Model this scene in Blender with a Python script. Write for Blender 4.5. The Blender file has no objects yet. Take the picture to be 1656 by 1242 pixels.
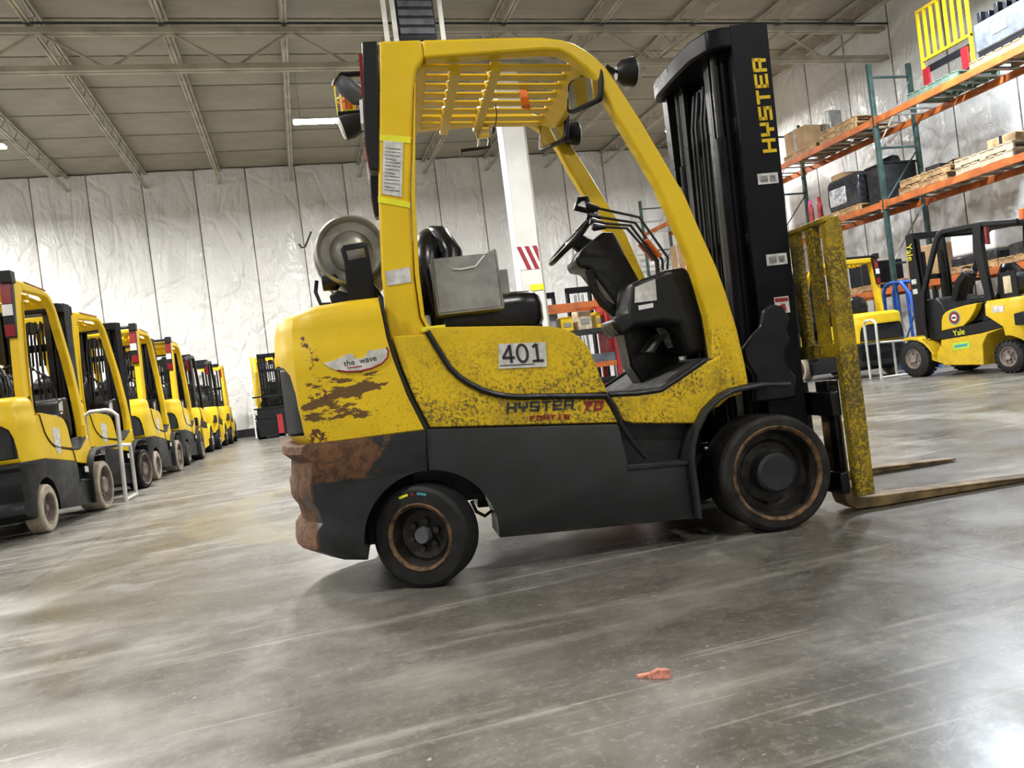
import bpy, bmesh, math, random
from mathutils import Vector, Matrix
random.seed(7)
scene = bpy.context.scene
COL = scene.collection
R = math.radians

# ------------------------------------------------------------------ camera
FPX, YAW, PITCH, ROLL, CAMH = 1244.0, 15.3, -0.5, 7.2, 0.82
def make_camera():
    y, p, r = R(YAW), R(PITCH), R(ROLL)
    fw = Vector((math.sin(y) * math.cos(p), math.cos(y) * math.cos(p), math.sin(p)))
    rt0 = Vector((math.cos(y), -math.sin(y), 0)); up0 = rt0.cross(fw)
    rt = rt0 * math.cos(r) - up0 * math.sin(r); up = rt.cross(fw)
    cd = bpy.data.cameras.new('camera'); co = bpy.data.objects.new('camera', cd); COL.objects.link(co)
    cd.sensor_fit = 'HORIZONTAL'; cd.sensor_width = 36.0; cd.lens = FPX / 1656.0 * 36.0
    cd.clip_start = 0.05; cd.clip_end = 200
    m = Matrix((rt, up, -fw)).transposed().to_4x4(); m.translation = (0, 0, CAMH)
    co.matrix_world = m; scene.camera = co
make_camera()

# ------------------------------------------------------------------ world and exposure
w = bpy.data.worlds.new('world'); scene.world = w; w.use_nodes = True
w.node_tree.nodes['Background'].inputs[0].default_value = (0.5, 0.52, 0.55, 1)
w.node_tree.nodes['Background'].inputs[1].default_value = 0.05
scene.view_settings.view_transform = 'Standard'
scene.view_settings.look = 'None'
scene.view_settings.gamma = 1.0
scene.view_settings.use_curve_mapping = False
scene.view_settings.exposure = 0.58
LAMP_W = 360.0
LAMP_COL = (1.0, 0.975, 0.93)
# hall: camera stands at the origin, +Y runs along the racks to the back wall
XL, XR, YB, YF, ZC = -13.0, 14.2, 25.5, -11.0, 8.42

# ------------------------------------------------------------------ mesh helpers
class MB:
    def __init__(s): s.v = []; s.f = []
    def add(s, vs, fs):
        o = len(s.v); s.v += [tuple(p) for p in vs]; s.f += [tuple(i + o for i in f) for f in fs]; return s
    def box(s, x0, x1, y0, y1, z0, z1, M=None):
        vs = [Vector((x, y, z)) for x in (x0, x1) for y in (y0, y1) for z in (z0, z1)]
        if M is not None: vs = [M @ p for p in vs]
        return s.add(vs, [(0, 1, 3, 2), (4, 6, 7, 5), (0, 4, 5, 1), (2, 3, 7, 6), (0, 2, 6, 4), (1, 5, 7, 3)])
    def prism(s, out, y0, y1, axis='y'):
        """outline (u,v) extruded along an axis: y -> (x,z), x -> (y,z), z -> (x,y)"""
        n = len(out)
        def P(u, v, t): return {'y': (u, t, v), 'x': (t, u, v), 'z': (u, v, t)}[axis]
        vs = [P(u, v, y0) for u, v in out] + [P(u, v, y1) for u, v in out]
        fs = [tuple(range(n)), tuple(range(2 * n - 1, n - 1, -1))]
        fs += [(i, n + i, n + (i + 1) % n, (i + 1) % n) for i in range(n)]
        return s.add(vs, fs)
    def loft(s, secs, closed=True, caps=True):
        n = len(secs[0]); vs = [p for q in secs for p in q]; fs = []
        m = n if closed else n - 1
        for k in range(len(secs) - 1):
            for i in range(m):
                j = (i + 1) % n
                fs.append((k * n + i, k * n + j, (k + 1) * n + j, (k + 1) * n + i))
        if caps: fs += [tuple(range(n - 1, -1, -1)), tuple(range((len(secs) - 1) * n, len(secs) * n))]
        return s.add(vs, fs)
    def tube(s, pts, r, seg=8, flat=None):
        pts = [Vector(p) for p in pts]; rs = r if isinstance(r, (list, tuple)) else [r] * len(pts)
        secs = []; prev = None
        for i, p in enumerate(pts):
            a = pts[max(i - 1, 0)]; b = pts[min(i + 1, len(pts) - 1)]
            t = (b - a).normalized()
            if prev is None:
                ref = Vector((0, 0, 1)) if abs(t.z) < 0.9 else Vector((0, 1, 0))
                u = t.cross(ref).normalized()
            else:
                u = (prev - t * prev.dot(t)).normalized()
            prev = u; v = t.cross(u)
            secs.append([p + (u * math.cos(2 * math.pi * k / seg) + v * math.sin(2 * math.pi * k / seg)) * rs[i] for k in range(seg)])
        return s.loft(secs)
    def cyl(s, p0, p1, r, seg=16, r1=None):
        return s.tube([p0, p1], [r, r if r1 is None else r1], seg)
    def lathe(s, prof, c, axis='y', seg=40):
        """profile (t, r) revolved about an axis through c"""
        secs = []
        for t, r in prof:
            ring = []
            for k in range(seg):
                a = 2 * math.pi * k / seg; ca, sa = math.cos(a) * r, math.sin(a) * r
                ring.append({'y': (c[0] + ca, c[1] + t, c[2] + sa), 'x': (c[0] + t, c[1] + ca, c[2] + sa), 'z': (c[0] + ca, c[1] + sa, c[2] + t)}[axis])
            secs.append(ring)
        return s.loft(secs, caps=tuple(prof[0]) != tuple(prof[-1]))
    def build(s, name, mat, parent=None, bevel=0.0, ang=35, smooth=True, segs=2, loc=None, rot=None):
        me = bpy.data.meshes.new(name); me.from_pydata(s.v, [], s.f)
        bm = bmesh.new(); bm.from_mesh(me); bmesh.ops.recalc_face_normals(bm, faces=bm.faces); bm.to_mesh(me); bm.free()
        me.materials.append(MATS[mat] if isinstance(mat, str) else mat)
        if smooth:
            me.polygons.foreach_set('use_smooth', [True] * len(me.polygons)); me.set_sharp_from_angle(angle=R(ang))
        return link(name, me, parent, bevel, segs, loc, rot)
def link(name, me, parent=None, bevel=0.0, segs=2, loc=None, rot=None):
    o = bpy.data.objects.new(name, me); COL.objects.link(o)
    if parent is not None: o.parent = parent
    if loc is not None: o.location = loc
    if rot is not None: o.rotation_euler = rot
    if bevel:
        b = o.modifiers.new('bevel', 'BEVEL'); b.width = bevel; b.segments = segs; b.limit_method = 'ANGLE'; b.angle_limit = R(35); b.harden_normals = False
    return o
def empty(name, loc=(0, 0, 0), rz=0.0):
    o = bpy.data.objects.new(name, None); COL.objects.link(o); o.location = loc; o.rotation_euler = (0, 0, rz); o.empty_display_size = 0.2
    return o
def tag(o, label=None, cat=None, group=None, kind=None):
    if label: o['label'] = label
    if cat: o['category'] = cat
    if group: o['group'] = group
    if kind: o['kind'] = kind
    return o
def copy_tree(o, parent=None):
    c = o.copy(); COL.objects.link(c)
    if parent is not None: c.parent = parent
    for ch in list(o.children): copy_tree(ch, c)
    return c
def boolean_cut(o, cutters):
    for c in cutters:
        m = o.modifiers.new('cut', 'BOOLEAN'); m.operation = 'DIFFERENCE'; m.object = c; m.solver = 'EXACT'
        try: m.material_mode = 'TRANSFER'
        except Exception: pass
    dg = bpy.context.evaluated_depsgraph_get(); dg.update()
    me = bpy.data.meshes.new_from_object(o.evaluated_get(dg))
    old = o.data; o.modifiers.clear(); o.data = me; bpy.data.meshes.remove(old)
    me.polygons.foreach_set('use_smooth', [True] * len(me.polygons)); me.set_sharp_from_angle(angle=R(35))
    for c in cutters:
        d = c.data; bpy.data.objects.remove(c); bpy.data.meshes.remove(d)
    return o
def text_mesh(name, s, size, mat, parent, M, ext=0.001, align='CENTER', shear=0.0, xs=1.0):
    cu = bpy.data.curves.new(name, 'FONT'); cu.body = s; cu.size = size; cu.extrude = ext; cu.align_x = align; cu.align_y = 'CENTER'; cu.shear = shear
    t = bpy.data.objects.new(name, cu); COL.objects.link(t)
    dg = bpy.context.evaluated_depsgraph_get(); dg.update()
    me = bpy.data.meshes.new_from_object(t.evaluated_get(dg))
    bpy.data.objects.remove(t); bpy.data.curves.remove(cu)
    me.transform(M @ Matrix.Diagonal((xs, 1, 1, 1))); me.materials.clear(); me.materials.append(MATS[mat])
    return link(name, me, parent)
# plain block lettering: strokes on a unit cell
STROKES = {'H': [(0, .24, 0, 1), (.76, 1, 0, 1), (.2, .8, .4, .6)], 'Y': [(0, .24, .45, 1), (.76, 1, .45, 1), (0, 1, .36, .56), (.38, .62, 0, .4)],
 'S': [(0, 1, .8, 1), (0, .24, .42, 1), (0, 1, .4, .6), (.76, 1, 0, .58), (0, 1, 0, .2)], 'T': [(0, 1, .8, 1), (.38, .62, 0, .9)],
 'E': [(0, .24, 0, 1), (0, 1, .8, 1), (0, .92, .4, .6), (0, 1, 0, .2)], 'R': [(0, .24, 0, 1), (0, 1, .8, 1), (.76, 1, .44, 1), (0, 1, .36, .56), (.7, .95, 0, .4)],
 'F': [(0, .24, 0, 1), (0, 1, .8, 1), (0, .85, .4, .6)], 'O': [(0, .24, 0, 1), (.76, 1, 0, 1), (0, 1, .8, 1), (0, 1, 0, .2)], 'I': [(.3, .7, 0, 1)],
 '7': [(0, 1, .78, 1), (.62, .95, .5, .9), (.3, .65, 0, .6)], '0': [(0, .3, .05, .95), (.7, 1, .05, .95), (.1, .9, .8, 1), (.1, .9, 0, .2)]}
def block_text(name, s, h, cw, gap, mat, parent, M, shear=0.0, ext=0.0015):
    """letters stand in the local xz plane (x along the word), facing -y; M places them"""
    mb = MB(); x = 0
    for ch in s:
        for (a, b, c, d) in STROKES.get(ch, []):
            vs = []
            for yy in (-ext, ext):
                for (u, v) in ((a, c), (b, c), (b, d), (a, d)):
                    vs.append(M @ Vector((x + u * cw + shear * v * h, yy, v * h)))
            mb.add(vs, [(0, 1, 2, 3), (7, 6, 5, 4), (0, 4, 5, 1), (1, 5, 6, 2), (2, 6, 7, 3), (3, 7, 4, 0)])
        x += cw + gap
    return mb.build(name, mat, parent, smooth=False)

# ------------------------------------------------------------------ materials
MATS = {}
class NT:
    def __init__(s, name):
        m = bpy.data.materials.new(name); m.use_nodes = True; s.m = m; s.t = m.node_tree; s.b = s.t.nodes['Principled BSDF']; MATS[name] = m
        s.tc = s.n('ShaderNodeTexCoord'); s.obj = s.tc.outputs['Object']
    def n(s, ty, **k):
        d = s.t.nodes.new(ty)
        for a, v in k.items(): setattr(d, a, v)
        return d
    def l(s, a, b): s.t.links.new(a, b)
    def put(s, sock, v):
        if hasattr(v, 'is_output') or isinstance(v, bpy.types.NodeSocket): s.l(v, sock)
        elif isinstance(v, (tuple, list)): sock.default_value = (*v, 1) if len(v) == 3 and sock.type == 'RGBA' else v
        else: sock.default_value = v
    def math(s, op, a, b=0.0, clamp=False):
        d = s.n('ShaderNodeMath', operation=op, use_clamp=clamp); s.put(d.inputs[0], a); s.put(d.inputs[1], b); return d.outputs[0]
    def mapping(s, scale=(1, 1, 1), loc=(0, 0, 0), rot=(0, 0, 0), src=None):
        d = s.n('ShaderNodeMapping'); s.l(src or s.obj, d.inputs[0]); d.inputs['Scale'].default_value = scale; d.inputs['Location'].default_value = loc; d.inputs['Rotation'].default_value = rot; return d.outputs[0]
    def noise(s, scale, detail=4, rough=.55, vec=None, dist=0.0):
        d = s.n('ShaderNodeTexNoise'); s.l(vec or s.obj, d.inputs['Vector']); d.inputs['Scale'].default_value = scale; d.inputs['Detail'].default_value = detail; d.inputs['Roughness'].default_value = rough; d.inputs['Distortion'].default_value = dist; return d.outputs[0]
    def step(s, v, lo, hi, a=0.0, b=1.0):
        d = s.n('ShaderNodeMapRange', interpolation_type='SMOOTHSTEP'); s.put(d.inputs[0], v); d.inputs[1].default_value = lo; d.inputs[2].default_value = hi; d.inputs[3].default_value = a; d.inputs[4].default_value = b; return d.outputs[0]
    def mix(s, f, a, b):
        d = s.n('ShaderNodeMix', data_type='RGBA'); s.put(d.inputs[0], f); s.put(d.inputs[6], a); s.put(d.inputs[7], b); return d.outputs[2]
    def xyz(s, src=None):
        d = s.n('ShaderNodeSeparateXYZ'); s.l(src or s.obj, d.inputs[0]); return d.outputs
    def bump(s, h, st=.3, dist=.01):
        d = s.n('ShaderNodeBump'); d.inputs['Strength'].default_value = st; d.inputs['Distance'].default_value = dist; s.l(h, d.inputs['Height']); s.l(d.outputs[0], s.b.inputs['Normal'])
    def out(s, col=None, rough=None, metal=None, spec=None):
        if col is not None: s.put(s.b.inputs['Base Color'], col)
        if rough is not None: s.put(s.b.inputs['Roughness'], rough)
        if metal is not None: s.put(s.b.inputs['Metallic'], metal)
        if spec is not None: s.put(s.b.inputs['Specular IOR Level'], spec)
def simple(name, col, rough=.5, metal=0.0, var=.12, vscale=9.0, spec=.5):
    t = NT(name); nz = t.noise(vscale, 5)
    d = tuple(c * (1 - var * 2) for c in col); b = tuple(min(1, c * (1 + var)) for c in col)
    t.out(t.mix(t.step(nz, .3, .7), d, b), t.step(nz, .3, .7, min(1, rough + .08), max(0, rough - .06)), metal, spec)
    return t
YEL = (0.74, 0.50, 0.014)
def yellow(name, grime=0.0, ztop=1.05, rust=False, tone=1.0, dirtcol=(.10, .08, .025)):
    t = NT(name); x, y, z = t.xyz()
    base = t.mix(t.step(t.noise(2.5, 3), .3, .7), tuple(c * .9 * tone for c in YEL), tuple(min(1, c * 1.05 * tone) for c in YEL))
    if grime > 0:
        lowz = t.step(z, ztop - .32, ztop, 1.0, .12)
        speck = t.step(t.noise(78, 6, .72), .60 - .12 * grime, .67 - .10 * grime)
        region = t.step(t.noise(4.2, 3, .6), .35, .62)
        m1 = t.math('MULTIPLY', t.math('MULTIPLY', speck, lowz), t.math('ADD', region, .38, True))
        film = t.math('MULTIPLY', t.math('MULTIPLY', t.step(t.noise(7, 5, .65), .42, .75), lowz), .55 * grime)
        base = t.mix(film, base, (.20, .145, .02))
        base = t.mix(t.math('MULTIPLY', m1, .9), base, dirtcol)
        scr = t.step(t.noise(6, 4, .6, vec=t.mapping((1.5, 1.5, 9))), .69, .73)
        base = t.mix(t.math('MULTIPLY', scr, .5), base, (.09, .06, .03))
    if rust:
        rn = t.noise(9, 5, .68, vec=t.mapping((.62, 1, 2.3)))
        zone = t.math('MULTIPLY', t.step(z, .70, .76), t.step(z, .87, 1.0, 1, 0)); zone = t.math('MULTIPLY', zone, t.step(x, -.50, -.34)); zone = t.math('MULTIPLY', zone, t.step(x, -.16, .06, 1, 0))
        v = t.math('ADD', rn, t.math('MULTIPLY', zone, .215))
        rm = t.step(v, .685, .705)
        base = t.mix(t.math('MULTIPLY', rm, .92), base, (.085, .040, .026))
        zone2 = t.math('MULTIPLY', t.step(x, -.42, -.36), t.step(x, -.30, -.22, 1, 0)); zone2 = t.math('MULTIPLY', zone2, t.step(z, .98, 1.12, 1, .2))
        rm2 = t.step(t.math('ADD', t.noise(16, 5, .7), t.math('MULTIPLY', zone2, .13)), .70, .72)
        base = t.mix(rm2, base, (.11, .045, .025))
    t.out(base, t.step(t.noise(11, 4), .3, .7, .32, .50), 0.0, .32)
    return t
yellow('yellow_clean', 0.12, .7)
yellow('yellow_worn', 1.0, 1.06)
yellow('yellow_counterweight', .30, 1.0, rust=True, tone=1.0)
yellow('yellow_guard', .45, 1.15)
yellow('yellow_backrest', 1.5, 2.6, tone=.62, dirtcol=(.07, .06, .02))
yellow('yellow_dusty', .55, .8, tone=.92, dirtcol=(.22, .16, .08))
simple('yellow_tape', (.80, .78, .02), .45, var=.05)
def black_rust():
    t = NT('black_rusted'); x, y, z = t.xyz()
    nz = t.noise(7, 5, .65); nz2 = t.noise(30, 5, .7)
    base = t.mix(t.step(nz, .3, .7), (.0065, .0075, .009), (.017, .0195, .023))
    e = t.math('ADD', x, t.math('MULTIPLY', t.math('SUBTRACT', nz, .5), .45))
    up = t.math('MULTIPLY', t.step(e, -.12, -.09, 1, 0), t.step(t.math('ADD', z, t.math('MULTIPLY', t.math('SUBTRACT', nz, .5), .05)), .485, .50))
    ay = t.math('ABSOLUTE', y)
    low = t.step(t.math('ADD', x, t.math('MULTIPLY', t.math('SUBTRACT', nz2, .5), .03)), -.40, -.385, 1, 0)
    chips = t.step(t.noise(13, 3, .5, vec=t.mapping((1, 1, .6))), .36, .40)
    m = t.math('MAXIMUM', up, t.math('MULTIPLY', low, chips))
    rc = t.mix(t.step(nz2, .35, .65), (.055, .024, .012), (.165, .075, .030))
    t.out(t.mix(m, base, rc), t.mix(m, (.42,) * 3, (.8,) * 3), 0.0); t.bump(nz2, .12, .004)
black_rust()
def black_frame():
    t = NT('black_frame'); x, y, z = t.xyz()
    nz = t.noise(6, 5, .65); scr = t.step(t.noise(9, 4, .6, vec=t.mapping((.5, 1, 7))), .66, .72)
    base = t.mix(t.step(nz, .3, .7), (.0065, .0075, .0085), (.015, .017, .019))
    base = t.mix(t.math('MULTIPLY', scr, .35), base, (.10, .085, .07))
    edge = t.math('MULTIPLY', t.step(t.math('ADD', z, t.math('MULTIPLY', x, .055)), .16, .20, 1, 0), t.step(nz, .45, .6))
    base = t.mix(t.math('MULTIPLY', edge, .7), base, (.13, .065, .025))
    t.out(base, t.step(nz, .3, .7, .55, .40), 0.0)
black_frame()
simple('black_paint', (.0075, .0085, .011), .40, var=.25, spec=.3)
simple('black_mast', (.005, .0055, .008), .42, var=.25, spec=.16)
simple('black_grease', (.006, .006, .0065), .32, var=.3, vscale=30, spec=.35)
simple('black_plastic', (.008, .0085, .010), .42, var=.2, vscale=25, spec=.35)
simple('black_vinyl', (.0075, .008, .011), .26, var=.2, vscale=14, spec=.4)
simple('charcoal', (.020, .022, .025), .5, var=.2, spec=.35)
simple('grey_mat', (.030, .030, .032), .75, var=.3, vscale=22)
simple('steel', (.42, .42, .41), .34, .9, var=.12)
simple('chrome', (.8, .8, .8), .12, 1.0, var=.03)
simple('galvanised', (.36, .355, .34), .42, .7, var=.14, vscale=9)
simple('tank_metal', (.40, .39, .36), .36, .6, var=.18, vscale=6)
simple('rust_ring', (.13, .070, .030), .7, var=.45, vscale=22)
simple('rim_black', (.026, .023, .020), .45, var=.4, vscale=16, spec=.35)
simple('tire_black', (.012, .012, .0125), .62, var=.25, vscale=14, spec=.35)
simple('tire_worn', (.017, .0155, .014), .66, var=.4, vscale=10, spec=.35)
simple('tire_beige', (.42, .36, .28), .8, var=.15, vscale=8)
simple('rim_grey', (.20, .16, .14), .6, var=.2)
simple('fork_steel', (.23, .155, .075), .55, .25, var=.3, vscale=9)
simple('red_lens', (.24, .012, .018), .25, var=.1)
simple('red_paint', (.36, .025, .025), .5, var=.18, vscale=4)
simple('orange_plastic', (.80, .17, .02), .35, var=.08)
simple('white_plastic', (.75, .75, .74), .4, var=.06)
simple('white_paint', (.66, .66, .62), .5, var=.1, vscale=4)
simple('paper', (.62, .61, .58), .7, var=.15, vscale=25)
simple('ink', (.02, .02, .022), .6, var=.0)
simple('ink_red', (.30, .012, .02), .6, var=.1)
simple('ink_navy', (.02, .028, .035), .6, var=.2)
simple('grey_print', (.25, .25, .26), .7, var=.3, vscale=60)
simple('mirror', (.75, .76, .75), .06, 1.0, var=.02)
simple('rack_green', (.028, .062, .055), .45, var=.2)
simple('rack_orange', (.52, .13, .022), .5, var=.2, vscale=3)
simple('wood', (.42, .27, .13), .8, var=.28, vscale=7)
simple('wood_pale', (.55, .47, .33), .8, var=.2, vscale=7)
simple('wood_green', (.12, .18, .13), .8, var=.2, vscale=7)
simple('cardboard', (.42, .27, .14), .8, var=.12, vscale=3)
simple('wrap_black', (.03, .03, .035), .14, var=.3, vscale=12)
simple('wrap_clear', (.55, .56, .58), .2, .2, var=.3, vscale=14)
simple('blue_paint', (.02, .10, .45), .4, var=.15)
simple('grey_machine', (.12, .13, .145), .45, .2, var=.2, vscale=6)
simple('lime', (.40, .62, .05), .5, var=.05)
simple('teal', (.05, .30, .32), .5, var=.05)
simple('pink_scrap', (.75, .30, .22), .8, var=.2, vscale=60)
simple('joist_paint', (.43, .40, .32), .6, var=.12, vscale=2)
simple('column_paint', (.66, .65, .62), .55, var=.06, vscale=1.2)
simple('pink', (.75, .08, .30), .5, var=.05)
def lamp_mat():
    t = NT('lamp_glow'); t.put(t.b.inputs['Emission Color'], (1.0, .97, .92)); t.b.inputs['Emission Strength'].default_value = 28.0; t.out((.9, .9, .9), .5)
lamp_mat()
def wall_mat():
    t = NT('insulation_white'); g = t.n('ShaderNodeNewGeometry').outputs['Position']
    a = t.noise(1.6, 3, .5, vec=t.mapping((.9, .9, .22), src=g), dist=.8); b = t.noise(2.2, 3, .5, vec=t.mapping((1, 1, .8), rot=(R(30), R(38), R(20)), src=g), dist=1.6)
    vo = t.n('ShaderNodeTexVoronoi', feature='DISTANCE_TO_EDGE'); t.l(t.mapping((.75, .75, .45), src=g), vo.inputs['Vector']); vo.inputs['Scale'].default_value = 1.3
    cre = t.step(vo.outputs[0], 0, .07)
    h = t.math('ADD', t.math('ADD', t.math('MULTIPLY', a, 1.2), t.math('MULTIPLY', b, .45)), t.math('MULTIPLY', cre, .13))
    n2 = t.noise(.5, 3, vec=g)
    t.out(t.mix(t.step(n2, .3, .7), (.69, .695, .685), (.765, .77, .765)), t.step(a, .3, .7, .40, .26), 0.0, .5)
    t.bump(h, .9, .14)
wall_mat()
simple('seam', (.22, .20, .16), .7, var=.3, vscale=3)
def ceil_mat():
    t = NT('ceiling_white'); x, y, z = t.xyz(); nz = t.noise(.7, 4); n2 = t.noise(2.2, 4, .6, vec=t.mapping((.4, 2.5, 1)))
    t.out(t.mix(t.step(t.math('ADD', nz, t.math('MULTIPLY', n2, .4)), .45, .95), (.275, .255, .198), (.365, .34, .27)), .6, 0); t.bump(n2, .25, .05)
ceil_mat()
def floor_mat():
    t = NT('concrete_polished'); x, y, z = t.xyz()
    big = t.noise(.55, 5, .6, dist=.6); mid = t.noise(2.6, 6, .65, dist=.4); fine = t.noise(40, 5, .7)
    base = t.mix(t.step(big, .32, .68), (.100, .095, .083), (.165, .158, .141))
    base = t.mix(t.math('MULTIPLY', t.step(mid, .46, .80), .5), base, (.30, .287, .26))
    base = t.mix(t.math('MULTIPLY', t.step(mid, .24, .50, 1, 0), .5), base, (.075, .071, .063))
    # sweeping smears of the scrubber and of tyres
    st = t.noise(3.2, 5, .65, vec=t.mapping((.22, 1.7, 1), rot=(0, 0, R(8))), dist=.3)
    base = t.mix(t.math('MULTIPLY', t.step(st, .52, .72), .75), base, (.345, .332, .302))
    scr = t.noise(4.0, 4, .6, vec=t.mapping((.10, 3.2, 1), rot=(0, 0, R(12))), dist=.15)
    base = t.mix(t.math('MULTIPLY', t.step(scr, .62, .68), .55), base, (.42, .40, .37))
    med = t.noise(9, 8, .78)
    base = t.mix(t.math('MULTIPLY', t.step(med, .50, .66), .40), base, (.27, .26, .235))
    base = t.mix(t.math('MULTIPLY', t.step(med, .36, .50, 1, 0), .40), base, (.065, .062, .055))
    base = t.mix(t.math('MULTIPLY', t.step(st, .30, .47, 1, 0), .6), base, (.075, .071, .062))
    wob = t.math('MULTIPLY', t.math('SUBTRACT', t.noise(1.1, 3), .5), .35)
    def ring(cx, cy, r, wd, col, f, a0=None):
        nonlocal base
        d = t.math('SQRT', t.math('ADD', t.math('POWER', t.math('SUBTRACT', x, cx), 2), t.math('POWER', t.math('SUBTRACT', y, cy), 2)))
        e = t.math('ABSOLUTE', t.math('SUBTRACT', t.math('ADD', d, wob), r))
        m = t.math('MULTIPLY', t.step(e, wd * .55, wd, 1, 0), t.step(mid, .3, .6, .5, 1))
        base = t.mix(t.math('MULTIPLY', m, f), base, col)
    ring(-.10, 4.85, 1.25, .26, (.085, .077, .055), .85)
    ring(3.3, 5.2, 1.55, .30, (.085, .08, .068), .8)
    ring(3.3, 5.2, 2.15, .22, (.40, .385, .35), .5)
    ring(3.6, 5.8, 3.0, .36, (.085, .08, .068), .75)
    ring(3.2, 5.0, .95, .2, (.36, .35, .32), .5)
    ring(1.0, 6.5, 1.75, .32, (.21, .18, .10), .6)
    ring(.3, 3.9, 1.75, .14, (.27, .26, .235), .35)
    ring(-1.2, 2.2, 1.9, .12, (.10, .095, .08), .5)
    ring(1.9, .2, 1.8, .07, (.26, .25, .225), .2)
    # dry spill patches, chips, crumbs
    ch = t.step(t.noise(13, 5, .7), .685, .715)
    base = t.mix(t.math('MULTIPLY', ch, .7), base, (.46, .43, .38))
    yl = t.math('MULTIPLY', t.step(t.noise(38, 3, .6), .66, .70), t.step(t.noise(1.6, 2), .52, .62))
    base = t.mix(t.math('MULTIPLY', yl, .8), base, (.50, .47, .38))
    oil = t.step(t.noise(1.7, 2, .5, vec=t.mapping((1, 1, 1), loc=(3.3, 7.1, 0))), .70, .76)
    base = t.mix(t.math('MULTIPLY', oil, .5), base, (.12, .075, .04))
    # slab joints and one crack
    def joint(coord, p, wd=.006):
        nonlocal base
        e = t.math('ABSOLUTE', t.math('SUBTRACT', coord, p)); base = t.mix(t.step(e, wd * .5, wd, 0.75, 0), base, (.05, .045, .04))
    joint(t.math('ADD', x, t.math('MULTIPLY', t.noise(3, 3), .03)), 2.165); joint(y, 9.4); joint(x, -1.6)
    base = t.mix(t.math('MULTIPLY', t.step(fine, .52, .66), .35), base, (.33, .318, .29))
    rough = t.step(t.math('ADD', t.math('MULTIPLY', mid, .6), t.math('MULTIPLY', big, .4)), .35, .65, .25, .40)
    t.out(base, rough, 0.0, .5); t.bump(t.math('ADD', mid, t.math('MULTIPLY', fine, .12)), .10, .01)
floor_mat()

# ------------------------------------------------------------------ hall shell
def structure(name, mb, mat, **k):
    return tag(mb.build(name, mat, **k), kind='structure')
structure('floor', MB().box(XL, XR, YF, YB, -.2, 0), 'concrete_polished')
wall_b = structure('wall_back', MB().box(XL - .2, XR + .2, YB, YB + .25, 0, ZC + .3), 'seam')
wall_r = structure('wall_right', MB().box(XR, XR + .25, YF - .2, YB, 0, ZC + .3), 'seam')
wall_l = structure('wall_left', MB().box(XL - .25, XL, YF - .2, YB, 0, ZC + .3), 'seam')
wall_f = structure('wall_front', MB().box(XL - .2, XR + .2, YF - .25, YF, 0, ZC + .3), 'seam')
def pad_mesh(wd, h, seed, bulge=.085):
    """one vapour-barrier blanket between two girts seams, tucked in at its edges"""
    rnd = random.Random(seed); nx, nz = 10, 40; vs = []; fs = []
    ph = [rnd.uniform(0, 6.3) for _ in range(6)]
    for k in range(nz + 1):
        for i in range(nx + 1):
            u = i / nx; v = k / nz
            e = max(0.0, 1 - abs(2 * u - 1) ** 3.0)
            b = bulge * (e ** .7) * (.75 + .25 * math.sin(v * 9 + ph[0])) + .012 * e * math.sin(v * 31 + u * 4 + ph[1]) + .010 * e * math.sin(v * 17 - u * 7 + ph[2])
            vs.append(((u - .5) * wd + .02 * math.sin(v * 7 + ph[3]) * e, -b - .008, v * h))
    for k in range(nz):
        for i in range(nx):
            a = k * (nx + 1) + i; fs.append((a, a + 1, a + nx + 2, a + nx + 1))
    me = bpy.data.meshes.new('panel'); me.from_pydata(vs, [], fs); me.materials.append(MATS['insulation_white'])
    me.polygons.foreach_set('use_smooth', [True] * len(me.polygons)); return me
PADW = 1.52
pads = [pad_mesh(PADW - .035, ZC, s) for s in range(5)]
def line_wall(wall, length, start, place):
    n = int(math.ceil(length / PADW))
    for i in range(n):
        c = start + (i + .5) * PADW
        o = link('panel', pads[i % 5], wall); o.location, o.rotation_euler = place(c)
line_wall(wall_b, XR - XL, XL, lambda c: ((min(c, XR - PADW / 2), YB, 0), (0, 0, 0)))
line_wall(wall_r, YB - YF, YF, lambda c: ((XR, min(c, YB - PADW / 2), 0), (0, 0, -math.pi / 2)))
line_wall(wall_l, YB - YF, YF, lambda c: ((XL, min(c, YB - PADW / 2), 0), (0, 0, math.pi / 2)))
line_wall(wall_f, XR - XL, XL, lambda c: ((min(c, XR - PADW / 2), YF, 0), (0, 0, math.pi)))
for nm, wl, b in (('baseboard_back', None, (XL, XR, YB - .13, YB, 0, .25)), ('baseboard_right', None, (XR - .13, XR, YF, YB, 0, .25))):
    structure(nm, MB().box(*b), 'charcoal')
# roof: blanket strips over open-web joists, which rest on joist girders
ceiling = structure('ceiling', MB().box(XL - .2, XR + .2, YF - .2, YB + .2, ZC + .06, ZC + .3), 'seam')
def strip_mesh(L, wd, seed):
    rnd = random.Random(seed); nx, ny = 26, 6; vs = []; fs = []; ph = rnd.uniform(0, 6)
    for j in range(ny + 1):
        for i in range(nx + 1):
            v = j / ny; e = max(0, 1 - abs(2 * v - 1) ** 4)
            vs.append(((i / nx - .5) * L, (v - .5) * wd, -.045 * e - .012 * e * math.sin(i * 1.9 + ph)))
    for j in range(ny):
        for i in range(nx):
            a = j * (nx + 1) + i; fs.append((a, a + nx + 1, a + nx + 2, a + 1))
    me = bpy.data.meshes.new('panel'); me.from_pydata(vs, [], fs); me.materials.append(MATS['ceiling_white'])
    me.polygons.foreach_set('use_smooth', [True] * len(me.polygons)); return me
SW = 1.62; strips = [strip_mesh(XR - XL, SW - .05, s) for s in range(3)]
for i in range(int((YB - YF) / SW) + 1):
    link('panel', strips[i % 3], ceiling, loc=((XL + XR) / 2, YB - (i + .5) * SW, ZC + .05))
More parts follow.
